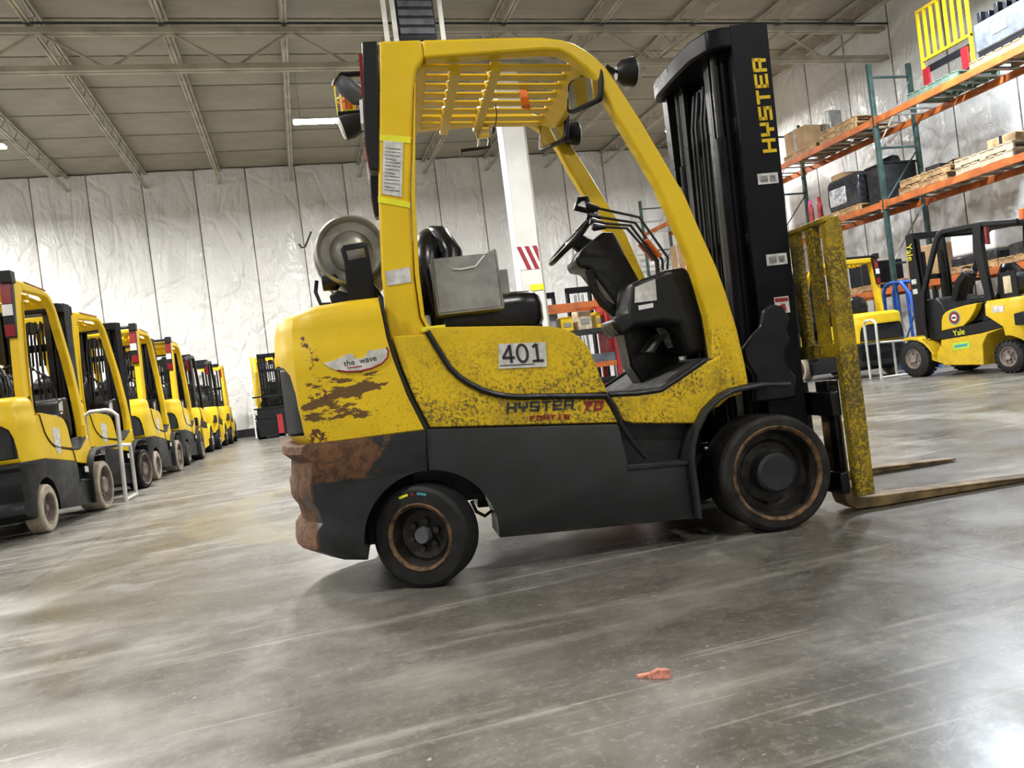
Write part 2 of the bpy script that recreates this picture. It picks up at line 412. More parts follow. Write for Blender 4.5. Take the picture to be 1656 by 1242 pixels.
def joist_meshes():
    y0, y1 = -10.6, YB - .06; zb, zt = 7.93, ZC - .03
    ch = MB()
    for s in (-1, 1):
        ch.box(s * .012, s * .055, y0, y1, zb, zb + .045); ch.box(s * .012, s * .055, y0, y1, zt - .05, zt)
    web = MB(); n = int((y1 - y0) / .42)
    for k in range(n):
        a = y0 + k * .42; up = k % 2
        p0 = (0, a, zb + .03 if up else zt - .03); p1 = (0, a + .42, zt - .03 if up else zb + .03)
        web.tube([p0, p1], .011, 5)
    return ch, web
chm, wbm = joist_meshes(); j0 = None
for k, x in enumerate([-12.25, -10.1, -8.02, -5.88, -3.74, -1.6, .55, 2.7, 4.85, 7.0, 9.15, 11.3, 13.3]):
    if j0 is None:
        j0 = chm.build('joist', 'joist_paint', ceiling, loc=(x, 0, 0), smooth=False); wbm.build('web_bar', 'joist_paint', j0)
    else:
        c = copy_tree(j0, ceiling); c.location = (x, 0, 0)
for yg in (15.0, 3.0, -7.0):
    g = MB()
    for (za, zb_) in ((7.80, 7.90), (7.12, 7.22)):
        g.box(XL, XR, yg - .10, yg - .015, za, zb_); g.box(XL, XR, yg + .015, yg + .10, za, zb_)
    go = g.build('girder', 'joist_paint', ceiling, smooth=False)
    xs = [-12.25 + 1.075 * i for i in range(25)]
    for i in range(len(xs) - 1):
        a, b = xs[i], xs[i + 1]
        z0, z1 = (7.84, 7.18) if i % 2 == 0 else (7.18, 7.84)
        if b > XR: break
        MB().tube([(a, yg, z0), (b, yg, z1)], .028, 6).build('diagonal', 'joist_paint', go)
    # conduit run along the girder
    MB().tube([(XL, yg - .16, 7.93), (XR, yg - .16, 7.93)], .022, 6).build('conduit', 'ink_navy', go)
# ------------------------------------------------------------------ lamps that light the hall
def high_bay(x, y, z, label, energy=1.0, col=None):
    t = empty('high_bay_light', (x, y, z)); tag(t, label, 'light', 'linear high bay lights under the roof')
    MB().prism([(-.13, .0), (.13, .0), (.09, .07), (-.09, .07)], -.62, .62, axis='x').build('housing', 'white_paint', t, bevel=.006)
    MB().prism([(-.12, -.035), (.12, -.035), (.13, -.002), (-.13, -.002)], -.60, .60, axis='x').build('diffuser', 'lamp_glow', t, bevel=.008)
    for s in (-.45, .45): MB().cyl((s, 0, .06), (s, 0, ZC - z - .1), .006, 6).build('hanger_wire', 'steel', t)
    ld = bpy.data.lights.new('lamp', 'AREA'); ld.shape = 'RECTANGLE'; ld.size = 1.2; ld.size_y = .24; ld.energy = LAMP_W * energy; ld.color = col or LAMP_COL
    lo = bpy.data.objects.new('lamp', ld); COL.objects.link(lo); lo.parent = t; lo.location = (0, 0, -.045)
    return t
high_bay(1.2, 18.0, 7.2, 'lit linear high bay light beside the rear light bar of the worn forklift', 1.9)
high_bay(-6.1, 18.9, 7.2, 'linear high bay light hanging at the left edge of the picture', .85)
for (x, y, e) in [(-12.4, 18, .9), (-9.3, 22.4, .6), (11.4, 19.6, .9), (5.4, 9.3, 1.0), (-2.4, 9.3, 1.8), (-9, 9.3, 1.1), (-4.4, 1.5, .8), (3.5, -3.5, .75), (-9, -5, .5), (9.5, -3.5, .5)]:
    high_bay(x, y, 7.2, 'linear high bay light under the roof, out of the picture', e)
high_bay(10.9, 10.4, 7.2, 'cool white high bay light above the pallet rack, out of the picture', 1.35, col=(.80, .89, 1.0))

# ------------------------------------------------------------------ steel column
def column():
    t = empty('steel_column', (4.74, 15.0, 0)); tag(t, 'white boxed steel column with red and white hazard stripes behind the forklift cab', 'column')
    MB().box(-.235, .235, -.2, .2, .03, 7.12).build('shaft', 'column_paint', t, bevel=.03)
    MB().box(-.33, .33, -.3, .3, 0, .03).build('base_plate', 'joist_paint', t)
    MB().box(-.3, .3, -.26, .26, 7.05, 7.12).build('cap_plate', 'joist_paint', t)
    MB().box(-.245, .20, -.212, -.2, 2.93, 3.40).build('hazard_sign', 'white_plastic', t)
    for k in range(3):
        x0 = -.245 + .165 * k
        pts = [(x0, 3.40), (min(x0 + .09, .2), 3.40), (min(x0 + .26, .2), 2.93 if x0 + .26 <= .2 else 2.93 + (x0 + .26 - .2) / .17 * .47), (min(x0 + .17, .2), 2.93 if x0 + .17 <= .2 else 3.05)]
        MB().prism(pts, -.2165, -.212).build('stripe', 'ink_red', t, smooth=False)
    MB().tube([(.27, -.1, 0.2), (.27, -.1, 6.9)], .02, 6).build('conduit', 'joist_paint', t)
    b = MB().box(-.06, .22, -.22, -.2, 2.50, 2.62).build('yellow_tag', 'yellow_tape', t)
column()
def ceiling_heater():
    t = empty('unit_heater', (2.42, 12.0, 6.2)); tag(t, 'grey louvred unit heater hung from the roof on white straps', 'heater')
    MB().box(-.30, .30, -.25, .25, 0, 1.25).build('casing', 'charcoal', t, bevel=.01)
    for k in range(8): MB().box(-.27, .27, -.27, -.25, .08 + k * .14, .17 + k * .14).build('louvre', 'grey_machine', t)
    for x in (-.52, -.38, .36): MB().box(x, x + .07, -.27, -.23, -.1, ZC - 6.35).build('strap', 'white_paint', t)
ceiling_heater()

# ------------------------------------------------------------------ cushion-tyre forklift
def mirror_y(out): return out
def lerp(tab, v):
    for (a, b), (c, d) in zip(tab, tab[1:]):
        if min(a, c) <= v <= max(a, c): return b + (d - b) * (v - a) / (c - a)
    return tab[0][1] if abs(v - tab[0][0]) < abs(v - tab[-1][0]) else tab[-1][1]
def wheel(parent, x, y, z, R_, wd, side, rot, tire, rim, ring, ringr, hubr, hubout, lugs, disc=.05, ringm='rust_ring', hubm='rim_black', shoulder=.02):
    s = side   # outer face points to s*y
    prof = [(-s * 0, ringr + .006), (0, R_ - shoulder), (-s * shoulder * .6, R_ - .004), (-s * shoulder * 1.4, R_), (-s * (wd - shoulder), R_), (-s * wd, R_ - shoulder), (-s * wd, ringr), (-s * wd * .9, ringr - .01), (-s * .012, ringr - .002)]
    o = MB().lathe(prof + [prof[0]], (0, 0, 0), seg=56).build('wheel', tire, parent, loc=(x, y, z), rot=(0, 0, rot))
    MB().lathe([(-s * .004, ringr + .008), (s * .004, ringr), (-s * .004, ringr - .012), (-s * .014, ringr - .014), (-s * .014, ringr + .002), (-s * .004, ringr + .008)], (0, 0, 0), seg=48).build('rim_ring', ringm, o)
    MB().lathe([(-s * .013, ringr - .0005), (-s * .013, ringr - .015), (-s * disc * .6, ringr - .022), (-s * disc, ringr - .026), (-s * (disc + .02), ringr - .026), (-s * (disc + .02), ringr - .0005), (-s * .013, ringr - .0005)], (0, 0, 0), seg=48).build('rim_barrel', rim, o)
    MB().lathe([(-s * disc, 0.001), (-s * disc, hubr * 1.5), (-s * disc * .8, ringr * .72), (-s * disc * .9, ringr - .02), (-s * wd * .9, ringr - .02), (-s * wd * .9, .001)], (0, 0, 0), seg=40).build('rim_disc', rim, o)
    MB().lathe([(-s * disc, hubr * 1.05), (s * (hubout - .012), hubr), (s * hubout, hubr * .86), (s * hubout, .001)], (0, 0, 0), seg=28).build('hub', hubm, o)
    for k in range(lugs):
        a = 2 * math.pi * k / lugs + .3; q = hubr * 1.55 + .006
        MB().cyl((q * math.cos(a), -s * disc * 1.02, q * math.sin(a)), (q * math.cos(a), -s * (disc - .03), q * math.sin(a)), .014, 6).build('lug_nut', rim, o)
    return o
def steering_wheel(t, c, tilt, r=.17):
    mb = MB(); n = 28; M = Matrix.Translation(c) @ Matrix.Rotation(tilt, 4, 'Y')
    ring = [M @ Vector((r * math.cos(2 * math.pi * k / n), r * math.sin(2 * math.pi * k / n), 0)) for k in range(n)]
    secs = []
    for k in range(n):
        p = ring[k]; tn = (ring[(k + 1) % n] - ring[k - 1]).normalized(); u = (p - Vector(c)).normalized(); v = tn.cross(u)
        secs.append([p + (u * math.cos(q * math.pi / 4) + v * math.sin(q * math.pi / 4)) * .014 for q in range(8)])
    secs.append(secs[0]); mb.loft(secs, caps=False)
    o = mb.build('steering_wheel', 'black_plastic', t)
    sp = MB()
    for a in (R(90), R(210), R(330)): sp.tube([M @ Vector((0, 0, -.02)), M @ Vector((r * math.cos(a), r * math.sin(a), 0))], .011, 6)
    sp.lathe([(0, 0.001), (0, .04), (.03, .045), (.05, .03), (.05, .001)], (0, 0, 0), 'z', 16)
    k = len(sp.v) - 5 * 16
    for i in range(k, len(sp.v)): sp.v[i] = tuple(M @ (Vector(sp.v[i]) + Vector((0, 0, -.035))))
    sp.build('spoke', 'black_plastic', o)
    return o, M

SEAM = [(1.225, -.021), (1.095, -.010), (1.045, -.007), (.911, .016), (.784, .050), (.652, .099), (.60, .096), (.478, .074), (.1, .07)]
def hyster(name, o):
    """right side (-y) faces the viewer of the worn truck; x forward from the rear axle, z up from the floor"""
    t = empty(name); D = o.get('dirty', False)
    YS, YC, YG = ('yellow_worn', 'yellow_counterweight', 'yellow_guard') if D else ('yellow_clean',) * 3
    LB = 'black_rusted' if D else 'black_paint'; FB = 'black_frame' if D else 'black_paint'
    # counterweight, upper casting
    half = [(-.31, .55), (-.40, .52), (-.465, .42), (-.505, .28), (-.535, .10)]
    def plan(z, xf, k, ky, dx=0.0):
        h = [(xf, .55 * ky)] + [(max(x * k + dx, -.6), y * ky) for x, y in half]
        pts = [(x, -y, z) for x, y in h] + [(x, y, z) for x, y in reversed(h)]
        return pts
    lv = [(.650, .97, 1.0, .03), (.69, 1.0, 1.0, .008), (.80, 1.0, 1.0, 0), (.95, 1.0, 1.0, 0), (1.035, 1.0, 1.0, 0), (1.047, .99, .99, 0), (1.12, .98, .985, .0), (1.165, .955, .975, 0), (1.195, .88, .95, 0), (1.212, .74, .91, 0), (1.222, .5, .84, 0)]
    cwt = MB().loft([plan(z, lerp(SEAM, z) - .012, k, ky, dx) for z, k, ky, dx in lv]).build('counterweight', YC, t, ang=40)
    c1 = MB().prism([(-.515, .69), (.515, .69), (.515, .76), (.505, .86), (.48, .94), (.44, .975), (.36, .99), (-.36, .99), (-.44, .975), (-.48, .94), (-.505, .86), (-.515, .76)], -.9, -.385, axis='x').build('cutter', 'charcoal')
    boolean_cut(cwt, [c1])
    g = MB()
    for k in range(6): g.box(-.40, -.39, -.43, .43, .715 + k * .042, .74 + k * .042)
    g.build('grille', 'black_plastic', cwt)
    dh = [(-.390, -.49), (-.425, -.46), (-.478, -.38), (-.497, -.22), (-.50, 0)]
    MB().prism(dh + [(x, -y) for x, y in reversed(dh[:-1])], .692, .972, axis='z').build('radiator_duct', 'charcoal', t, bevel=.01)
    # lower casting / bumper
    lv = [(.655, 1.0, 1.0, .01), (.645, 1.02, 1.0, 0), (.615, 1.025, 1.0, -.005), (.58, 1.0, 1.0, .02), (.50, 1.0, 1.0, .010), (.485, 1.01, .985, .005), (.42, 1.0, .985, -.0), (.385, 1.0, .985, .022), (.325, 1.0, .985, .033), (.29, 1.0, .985, .003), (.22, 1.0, .985, -.005), (.165, .90, .98, .06), (.15, .80, .97, .10)]
    low = MB().loft([plan(z, lerp(SEAM, z) - .008, k, ky, dx) for z, k, ky, dx in reversed(lv)]).build('bumper', LB, t, ang=30)
    def archcut(): return [MB().cyl((.065, s * .20, .205), (.065, s * .9, .205), .278, 48).build('cutter', 'black_paint') for s in (-1, 1)]
    boolean_cut(low, archcut())
    # black chassis side members and centre tunnel
    fo = [(.088, .652), (.91, .563), (.933, .378), (1.223, .358), (1.229, .276), (1.235, .108), (1.154, .113), (.637, .142), (.343, .160), (.30, .22), (.08, .26)]
    fr = MB().prism(fo, -.54, -.30).build('chassis', FB, t, bevel=.006); f2 = MB().prism(fo, .30, .54).build('chassis', FB, t, bevel=.006)
    for f in (fr, f2): boolean_cut(f, archcut())
    MB().prism([(.02, .30), (.36, .30), (.40, .15), (1.24, .12), (1.36, .14), (1.36, .60), (1.28, .66), (.02, .66)], -.31, .31).build('belly', 'black_paint', t)
    MB().box(-.02, .10, -.44, .44, .17, .26).build('steer_axle', 'black_grease', t, bevel=.01)
    MB().box(1.52, 1.66, -.45, .45, .18, .34).build('drive_axle', 'black_grease', t, bevel=.02)
    # engine block that fills the inside of the panels
    MB().prism([(.02, .64), (.93, .55), (1.28, .52), (1.35, .76), (1.2, .69), (.90, .67), (.82, .90), (.70, .99), (.16, 1.04), (.03, 1.04)], -.50, .50).build('engine_bay', 'black_paint', t)
    curve = [(.15, 1.053), (.176, .993), (.222, .894), (.255, .853), (.295, .818), (.345, .785), (.398, .760), (.45, .744), (.499, .734), (.60, .724), (.714, .710), (.877, .690)]
    for s in (-1, 1):
        lowc = [(x - .004, z - .012) for x, z in curve]
        rp = [(.004, 1.05), (.030, .911), (.064, .784), (.113, .655), (.905, .570), (.921, .563)] + list(reversed(lowc))
        MB().prism(rp, s * .48, s * .522).build('rear_side_panel', YS, t, bevel=.005)
        MB().tube([(x, s * .526, z) for x, z in curve] + [(.905, s * .526, .64), (.925, s * .526, .562), (.965, s * .525, .48), (1.02, s * .52, .40)], .0125 if D else .005, 8).build('rubber_trim', 'black_plastic', t)
        MB().tube([(lerp(SEAM, z) - .003, s * .522, z) for z in (1.22, 1.095, 1.045, .98, .911, .85, .784, .71, .655, .60, .48)], .009, 6).build('seam_strip', 'ink', t)
        fp = [(.900, .682), (1.017, .672), (1.13, .673), (1.195, .703), (1.345, .776), (1.42, .80), (1.40, .66), (1.30, .53), (1.26, .518), (.985, .556), (.940, .572)]
        MB().prism(fp, s * .46, s * .515).build('step_side_panel', YS, t, bevel=.006)
        MB().prism([(.92, .565), (1.27, .525), (1.23, .35), (.94, .37)], s * .34, s * .44).build('step_well', FB, t)
        st = MB().prism([(.925, .362), (1.225, .345), (1.225, .362), (.93, .385)], s * .42, s * .548).build('step_plate', 'charcoal', t, bevel=.004)
    hood = [(.150, 1.066), (.202, 1.065), (.367, 1.049), (.566, 1.029), (.674, 1.014), (.737, .994), (.772, .972), (.798, .946), (.818, .918), (.833, .886), (.855, .80), (.884, .705)] + [(x, z + .010) for x, z in reversed(curve[:-1])]
    MB().prism(hood, -.522, .522).build('hood', YS, t, bevel=.022, segs=3)
    # floor mat with rolled edge
    top = [(.892, .690), (1.017, .679), (1.13, .680), (1.195, .710), (1.345, .783), (1.41, .80)]
    MB().prism(top + [(x, z - .02) for x, z in reversed(top)], -.505, .505).build('floor_mat', 'grey_mat', t, bevel=.006)
    for s in (-1, 1):
        MB().tube([(x, s * .508, z + .004) for x, z in top[:-1]], .012, 8).build('mat_edge', 'black_plastic', t)
    # overhead guard
    PY = (.40, .475)
    rl = [(.105, 2.290), (.085, 2.12), (.022, 1.638), (-.007, 1.304), (-.010, 1.103), (-.002, 1.03), (.02, .94), (.15, .94), (.152, 1.051), (.130, 1.121), (.128, 1.29), (.155, 1.627), (.205, 1.95), (.232, 2.11), (.250, 2.165), (.285, 2.205), (.285, 2.286)]
    fl = [(.285, 2.286), (.681, 2.274), (.80, 2.268), (.891, 2.252), (.945, 2.232), (.995, 2.199), (1.04, 2.160), (1.078, 2.115), (1.115, 2.05), (1.205, 1.875), (1.294, 1.683), (1.364, 1.533), (1.415, 1.367), (1.470, 1.20), (1.500, 1.08), (1.532, .908), (1.550, .74), (1.556, .630), (1.50, .628), (1.44, .60),
          (1.37, .62), (1.405, .80), (1.402, .888), (1.397, .983), (1.378, 1.10), (1.356, 1.218), (1.325, 1.33), (1.293, 1.428), (1.241, 1.585), (1.155, 1.77), (1.081, 1.925), (1.045, 2.02), (1.015, 2.080), (.985, 2.118), (.945, 2.153), (.915, 2.18), (.875, 2.202), (.80, 2.210), (.285, 2.205)]
    for s in (-1, 1):
        leg = MB().prism(rl, s * PY[0], s * PY[1]).build('rear_pillar', YG, t, bevel=.012, segs=3)
        MB().prism([(x + .010 if i > 0 else x, z) for i, (x, z) in enumerate([(.235, 2.10), (.166, 1.64), (.140, 1.30), (.140, 1.12), (.165, 1.05), (.150, 1.05), (.124, 1.12), (.122, 1.30), (.150, 1.64), (.222, 2.10)])], s * (PY[0] + .005), s * (PY[1] + .012)).build('pillar_flange', YG, leg, bevel=.003)
        MB().prism(fl, s * PY[0], s * PY[1]).build('front_pillar', YG, t, bevel=.014, segs=3)
        # gusset plate at the foot of the front pillar
        MB().prism([(1.330, .57), (1.385, .80), (1.400, .92), (1.412, .92), (1.452, .75), (1.505, .62), (1.44, .61), (1.385, .575)], s * .455, s * .505).build('pillar_gusset', YS, t, bevel=.006)
    MB().box(.10, .30, -.42, .42, 2.19, 2.28).build('roof_crossbeam', YG, t, bevel=.01)
    MB().prism([(1.00, 2.11), (1.055, 2.13), (.985, 2.20), (.93, 2.19)], -.42, .42).build('roof_crossbeam', YG, t, bevel=.008)
    ys = [-.355, -.25, -.143, -.036, .071, .178, .285, .375]
    for y in ys:
        MB().prism([(.28, 2.210), (1.0, 2.163), (1.0, 2.175), (.28, 2.222)], y - .031, y + .031).build('roof_bar', YG, t, bevel=.004)
    for x in (.42, .60):
        MB().box(x - .022, x + .022, -.40, .40, 2.158, 2.208).build('roof_tie', YG, t, bevel=.004)
    # rear light bars behind the pillars
    for s in (-1, 1):
        lb = MB().prism([(.035, 2.29), (.10, 2.29), (.085, 2.12), (.022, 1.64), (.03, 1.755), (.0, 1.755), (-.002, 1.876), (.012, 2.046)][:3] + [(.034, 1.752), (.002, 1.752), (-.006, 1.88), (.010, 2.05), (.018, 2.14)], s * .385, s * .478).build('light_bar', 'black_plastic', t, bevel=.006)
        MB().prism([(.016, 2.24), (.030, 2.24), (.022, 2.06), (.006, 2.06)], s * .39, s * .474).build('tail_lens', 'red_lens', lb)
        MB().prism([(-.008, 1.87), (.004, 1.87), (.010, 1.765), (-.003, 1.765)], s * .39, s * .474).build('stop_lens', 'red_lens', lb)
        MB().prism([(-.006, 2.05), (.008, 2.05), (.0, 1.95), (-.012, 1.95)], s * .39, s * .474).build('reverse_lens', 'white_plastic', lb)
    # seat
    sb = MB(); secs = []
    for (x, z, hw, th) in [(.235, 1.06, .20, .10), (.205, 1.20, .23, .12), (.19, 1.35, .24, .12), (.20, 1.46, .22, .11), (.225, 1.53, .17, .09), (.235, 1.565, .10, .04)]:
        secs.append([(x + th * .9 * math.cos(a) * (1.0 if math.cos(a) > 0 else .8), hw * math.copysign(abs(math.sin(a)) ** .6, math.sin(a)), z) for a in [2 * math.pi * k / 20 for k in range(20)]])
    seat = MB().loft(secs).build('seat_back', 'black_vinyl', t, ang=60)
    for s in (-1, 1):
        MB().tube([(.27, s * .19, 1.12), (.31, s * .215, 1.30), (.325, s * .20, 1.42), (.285, s * .15, 1.52), (.255, s * .06, 1.555)], [.05, .055, .05, .045, .03], 10).build('bolster', 'black_vinyl', seat, ang=60)
    cs = []
    for (z, gx, gy) in [(1.04, .93, .95), (1.08, 1, 1), (1.15, 1.0, 1.0), (1.19, .97, .97), (1.215, .88, .88)]:
        c0 = [(.22, -.24), (.60, -.25), (.70, -.22), (.73, -.12), (.735, 0), (.73, .12), (.70, .22), (.60, .25), (.22, .24)]
        cs.append([((x - .47) * gx + .47, y * gy, z) for x, y in c0])
    MB().loft(cs).build('seat_cushion', 'black_vinyl', t, bevel=.02, ang=60)
    MB().box(.20, .70, -.22, .22, 1.02, 1.05).build('seat_base', 'black_paint', t)
    # steering column, cowl, dash, levers
    col = [(.922, 1.344), (.962, 1.394), (1.077, 1.466), (1.132, 1.460), (1.173, 1.345), (1.229, 1.215), (1.20, 1.10), (1.157, 1.049), (1.118, 1.053), (1.09, 1.12), (.987, 1.294), (.934, 1.305)]
    cb = MB().prism(col, -.12, .10).build('steering_column', 'black_plastic', t, bevel=.016, segs=3)
    MB().tube([(.985, -.10, 1.29), (1.003, -.10, 1.19), (1.035, -.10, 1.125), (1.10, -.10, 1.07)], [.02, .022, .024, .028], 8).build('column_strut', 'black_plastic', cb)
    sw, SM = steering_wheel(t, (.955, .0, 1.468), R(-42), .165)
    MB().tube([(.965, .0, 1.455), (1.03, 0, 1.405)], [.04, .055], 12).build('column_boot', 'black_plastic', cb)
    kn = [SM @ Vector((.15, -.08, 0)), SM @ Vector((.15, -.08, .055))]
    MB().tube([kn[0], (.958, -.09, 1.60), (.985, -.09, 1.638), (1.02, -.09, 1.640), (1.030, -.09, 1.60)], .016, 8).build('spinner_knob', 'black_plastic', sw)
    cowl = [(1.21, 1.200), (1.27, 1.222), (1.375, 1.226), (1.40, 1.14), (1.425, 1.0), (1.42, .82), (1.34, .815), (1.31, .96), (1.21, .985)]
    MB().prism(cowl, -.37, .37).build('cowl', 'black_plastic', t, bevel=.025, segs=3)
    MB().prism([(1.10, 1.175), (1.225, 1.208), (1.26, 1.10), (1.25, .985), (1.103, .981), (1.03, .940), (1.00, .98), (.99, 1.02), (1.07, 1.04)], -.37, -.14).build('dash', 'black_plastic', t, bevel=.02, segs=3)
    MB().prism([(1.115, 1.155), (1.215, 1.183), (1.21, 1.085), (1.105, 1.085)], -.374, -.371).build('warning_label', 'paper', t)
    MB().prism([(1.12, 1.07), (1.19, 1.075), (1.19, 1.055), (1.12, 1.05)], -.374, -.371).build('warning_label', 'white_plastic', t)
    levers = [[(1.004, 1.586), (1.057, 1.570), (1.252, 1.510), (1.370, 1.301), (1.355, 1.22)], [(.990, 1.528), (1.042, 1.518), (1.210, 1.476), (1.322, 1.286), (1.316, 1.21)], [(.988, 1.491), (1.039, 1.479), (1.169, 1.456), (1.281, 1.277), (1.274, 1.205)], [(.980, 1.456), (1.032, 1.451), (1.133, 1.436), (1.252, 1.271), (1.250, 1.20)]]
    for i, pl in enumerate(levers):
        y = -.16 - .05 * i
        lv_ = MB().tube([(x, y, z) for x, z in pl], .0065, 7).build('hydraulic_lever', 'ink', t)
        MB().tube([(pl[0][0] - .012, y, pl[0][1] + .003), (pl[0][0], y, pl[0][1]), (pl[1][0], y, pl[1][1])], [.014, .020, .010], 9).build('knob', 'black_plastic', lv_)
    if D:
        for y in (-.275, -.225, -.175): MB().prism([(1.225, 1.375), (1.235, 1.385), (1.295, 1.30), (1.285, 1.29)], y - .012, y + .012).build('lever_tag', 'orange_plastic', t)
    MB().prism([(1.13, 1.0), (1.33, 1.0), (1.41, .80), (1.33, .735), (1.20, .70), (1.15, .80)], -.06, .10).build('pedal_box', 'black_grease', t, bevel=.01)
    for k, y in enumerate((-.20, -.10)):
        MB().prism([(1.20, .86), (1.28, .94), (1.29, .93), (1.21, .85)], y - .04, y + .04).build('pedal', 'grey_mat', t)
    MB().prism([(1.262, .966), (1.339, .967), (1.37, .875), (1.306, .864)], -.19, -.17).build('pedal_plate', 'grey_print', t)
    # front mudguard
    fd = [(1.213, .113), (1.213, .283), (1.212, .364), (1.225, .43), (1.250, .49), (1.304, .566), (1.37, .615), (1.439, .640), (1.569, .648), (1.70, .634)]
    for s in (-1, 1):
        off = []
        for i, (x, z) in enumerate(fd):
            a = fd[max(i - 1, 0)]; b = fd[min(i + 1, len(fd) - 1)]; dx, dz = b[0] - a[0], b[1] - a[1]; L = math.hypot(dx, dz); off.append((x - dz / L * .013, z + dx / L * .013))
        MB().prism(fd + off[::-1], s * .29, s * .575).build('mudguard', 'charcoal', t, bevel=.003)
        MB().tube([(x - .004, s * .572, z + .002) for x, z in fd], .011, 8).build('mudguard_lip', 'charcoal', t)
    # wheels
    tm, rm = o.get('tire', 'tire_black'), o.get('rim', 'rim_black'); st = o.get('steer', 0.0)
    for s in (-1, 1):
        rot = -st
        wheel(t, .012 + (.02 if False else 0), s * (.565 if st == 0 else .545), .214, .214, .15, s, rot, tm, rm, None, .138, .034, -.02, 6, .075, 'rust_ring' if D else 'rim_grey', 'grey_machine' if D else 'rim_grey')
        wheel(t, 1.588, s * .58, .257, .257, .23, s, 0, 'tire_worn' if D else tm, rm, None, .205, .088, -.006, 0 if D else 5, .085, 'rust_ring' if D else 'rim_grey', 'charcoal' if D else 'rim_grey')
    # mast
    ln = lambda z: .022 * (z - .5)
    def lean(mb):
        mb.v = [(x + ln(z), y, z) for x, y, z in mb.v]; return mb
    H = o.get('mast_h', 2.335)
    for s in (-1, 1):
        def chan(x0, x1, yo, zb, zt, th=.018, fw=.06):
            m = MB(); m.box(x0, x1, s * (yo - th), s * yo, zb, zt)
            for (a, b) in ((x0, x0 + .022), (x1 - .022, x1)): m.box(a, b, s * (yo - fw), s * (yo - th), zb, zt)
            return lean(m)
        chan(1.705, 1.895, .33, .10, H).build('outer_channel', 'black_mast', t, smooth=False, bevel=.003)
        chan(1.672, 1.850, .262, .12, H - .06).build('inner_channel', 'black_mast', t, smooth=False, bevel=.003)
        chan(1.640, 1.800, .195, .14, H - .09).build('inner_channel', 'black_grease', t, smooth=False, bevel=.003)
        lean(MB().cyl((1.655, s * .235, .25), (1.655, s * .235, H - .50), .030, 14)).build('lift_cylinder', 'black_mast', t)
        lean(MB().cyl((1.655, s * .235, H - .50), (1.655, s * .235, H - .06), .021, 14)).build('cylinder_rod', 'black_grease', t)
        lean(MB().box(1.72, 1.745, s * .105, s * .135, .3, H - .1)).build('lift_chain', 'black_grease', t)
        br = [(1.60, .84), (1.66, .90), (1.70, .93), (1.72, 1.00), (1.76, 1.03), (1.82, 1.01), (1.845, .95), (1.82, .90), (1.835, .85), (1.80, .80), (1.80, .74), (1.84, .68), (1.83, .58), (1.62, .58), (1.64, .70), (1.60, .78)]
        MB().prism([(x, z - .02) for x, z in br], s * .335, s * .375).build('tilt_bracket', 'black_paint', t, bevel=.01)
    lean(MB().prism([(1.885, -.325), (1.66, -.33), (1.60, -.30), (1.555, -.18), (1.545, 0), (1.545, .26), (1.565, .35), (1.66, .40), (1.885, .325)], H - .105, H - .005, axis='z')).build('crosshead', 'black_mast', t, bevel=.012)
    lean(MB().prism([(1.55, H - .095), (1.546, H - .02), (1.543, H - .02), (1.547, H - .095)], .08, .26)).build('crosshead_plate', 'grey_print', t)
    for (z0, z1, x0, x1) in ((.30, .42, 1.66, 1.70), (H - .50, H - .42, 1.70, 1.72), (1.30, 1.36, 1.70, 1.73)):
        lean(MB().box(x0, x1, -.30, .30, z0, z1)).build('mast_tie', 'black_mast', t, bevel=.006)
    for k, y in enumerate((-.07, -.02, .05, .10)):
        lean(MB().tube([(1.66, y, .4), (1.655, y + .01, 1.2), (1.66, y, H - .35), (1.68, y - .02, H - .18), (1.72, y - .02, H - .2), (1.73, y, 1.6)], .012, 7)).build('hydraulic_hose', 'black_plastic', t)
    lean(MB().cyl((1.68, .02, H - .24), (1.73, .02, H - .24), .07, 18)).build('hose_sheave', 'black_grease', t)
    for z in (H - .30, H - .37, H - .44):
        lean(MB().cyl((1.625, .315, z), (1.64, .315, z), .010, 8)).build('bolt', 'steel', t)
    MB().box(1.64, 1.705, .27, .335, H - .6, H - .1).build('mast_stop', 'black_grease', t)
    MB().box(1.66, 1.70, .27, .33, H - .95, H - .72).build('chain_anchor', 'black_grease', t)
    # carriage, load backrest, forks
    YL = 'yellow_backrest' if D else 'black_paint'
    for (za, zb_) in ((.10, .20), (.46, .57)):
        MB().box(1.925, 1.965, -.50, .50, za, zb_).build('carriage_bar', 'black_grease', t, bevel=.006)
    for s in (-1, 1):
        MB().box(1.90, 1.975, s * .17, s * .235, .09, .62).build('carriage_side', 'black_grease', t, bevel=.006)
        MB().box(1.955, 1.99, s * .40, s * .46, .13, .58).build('carriage_bracket', 'black_grease', t, bevel=.01)
    if o.get('backrest', True):
        for s in (-1, 1):
            MB().prism([(1.978, .086), (2.064, .090), (2.066, .54), (2.060, 1.335), (2.045, 1.352), (1.995, 1.345), (1.980, 1.33), (1.977, .55)], s * .488, s * .535).build('backrest_post', YL, t, bevel=.006)
        bt = MB().box(1.975, 2.050, -.535, .535, 1.335, 1.362).build('backrest_top', YL, t, bevel=.008)
        MB().box(1.978, 2.02, -.50, .50, .725, .79).build('backrest_rail', YL, t, bevel=.005)
        for y in (-.385, -.235, -.08, .08, .235, .385):
            MB().box(1.982, 2.02, y - .033, y + .033, .78, 1.34).build('backrest_bar', YL, t, bevel=.004)
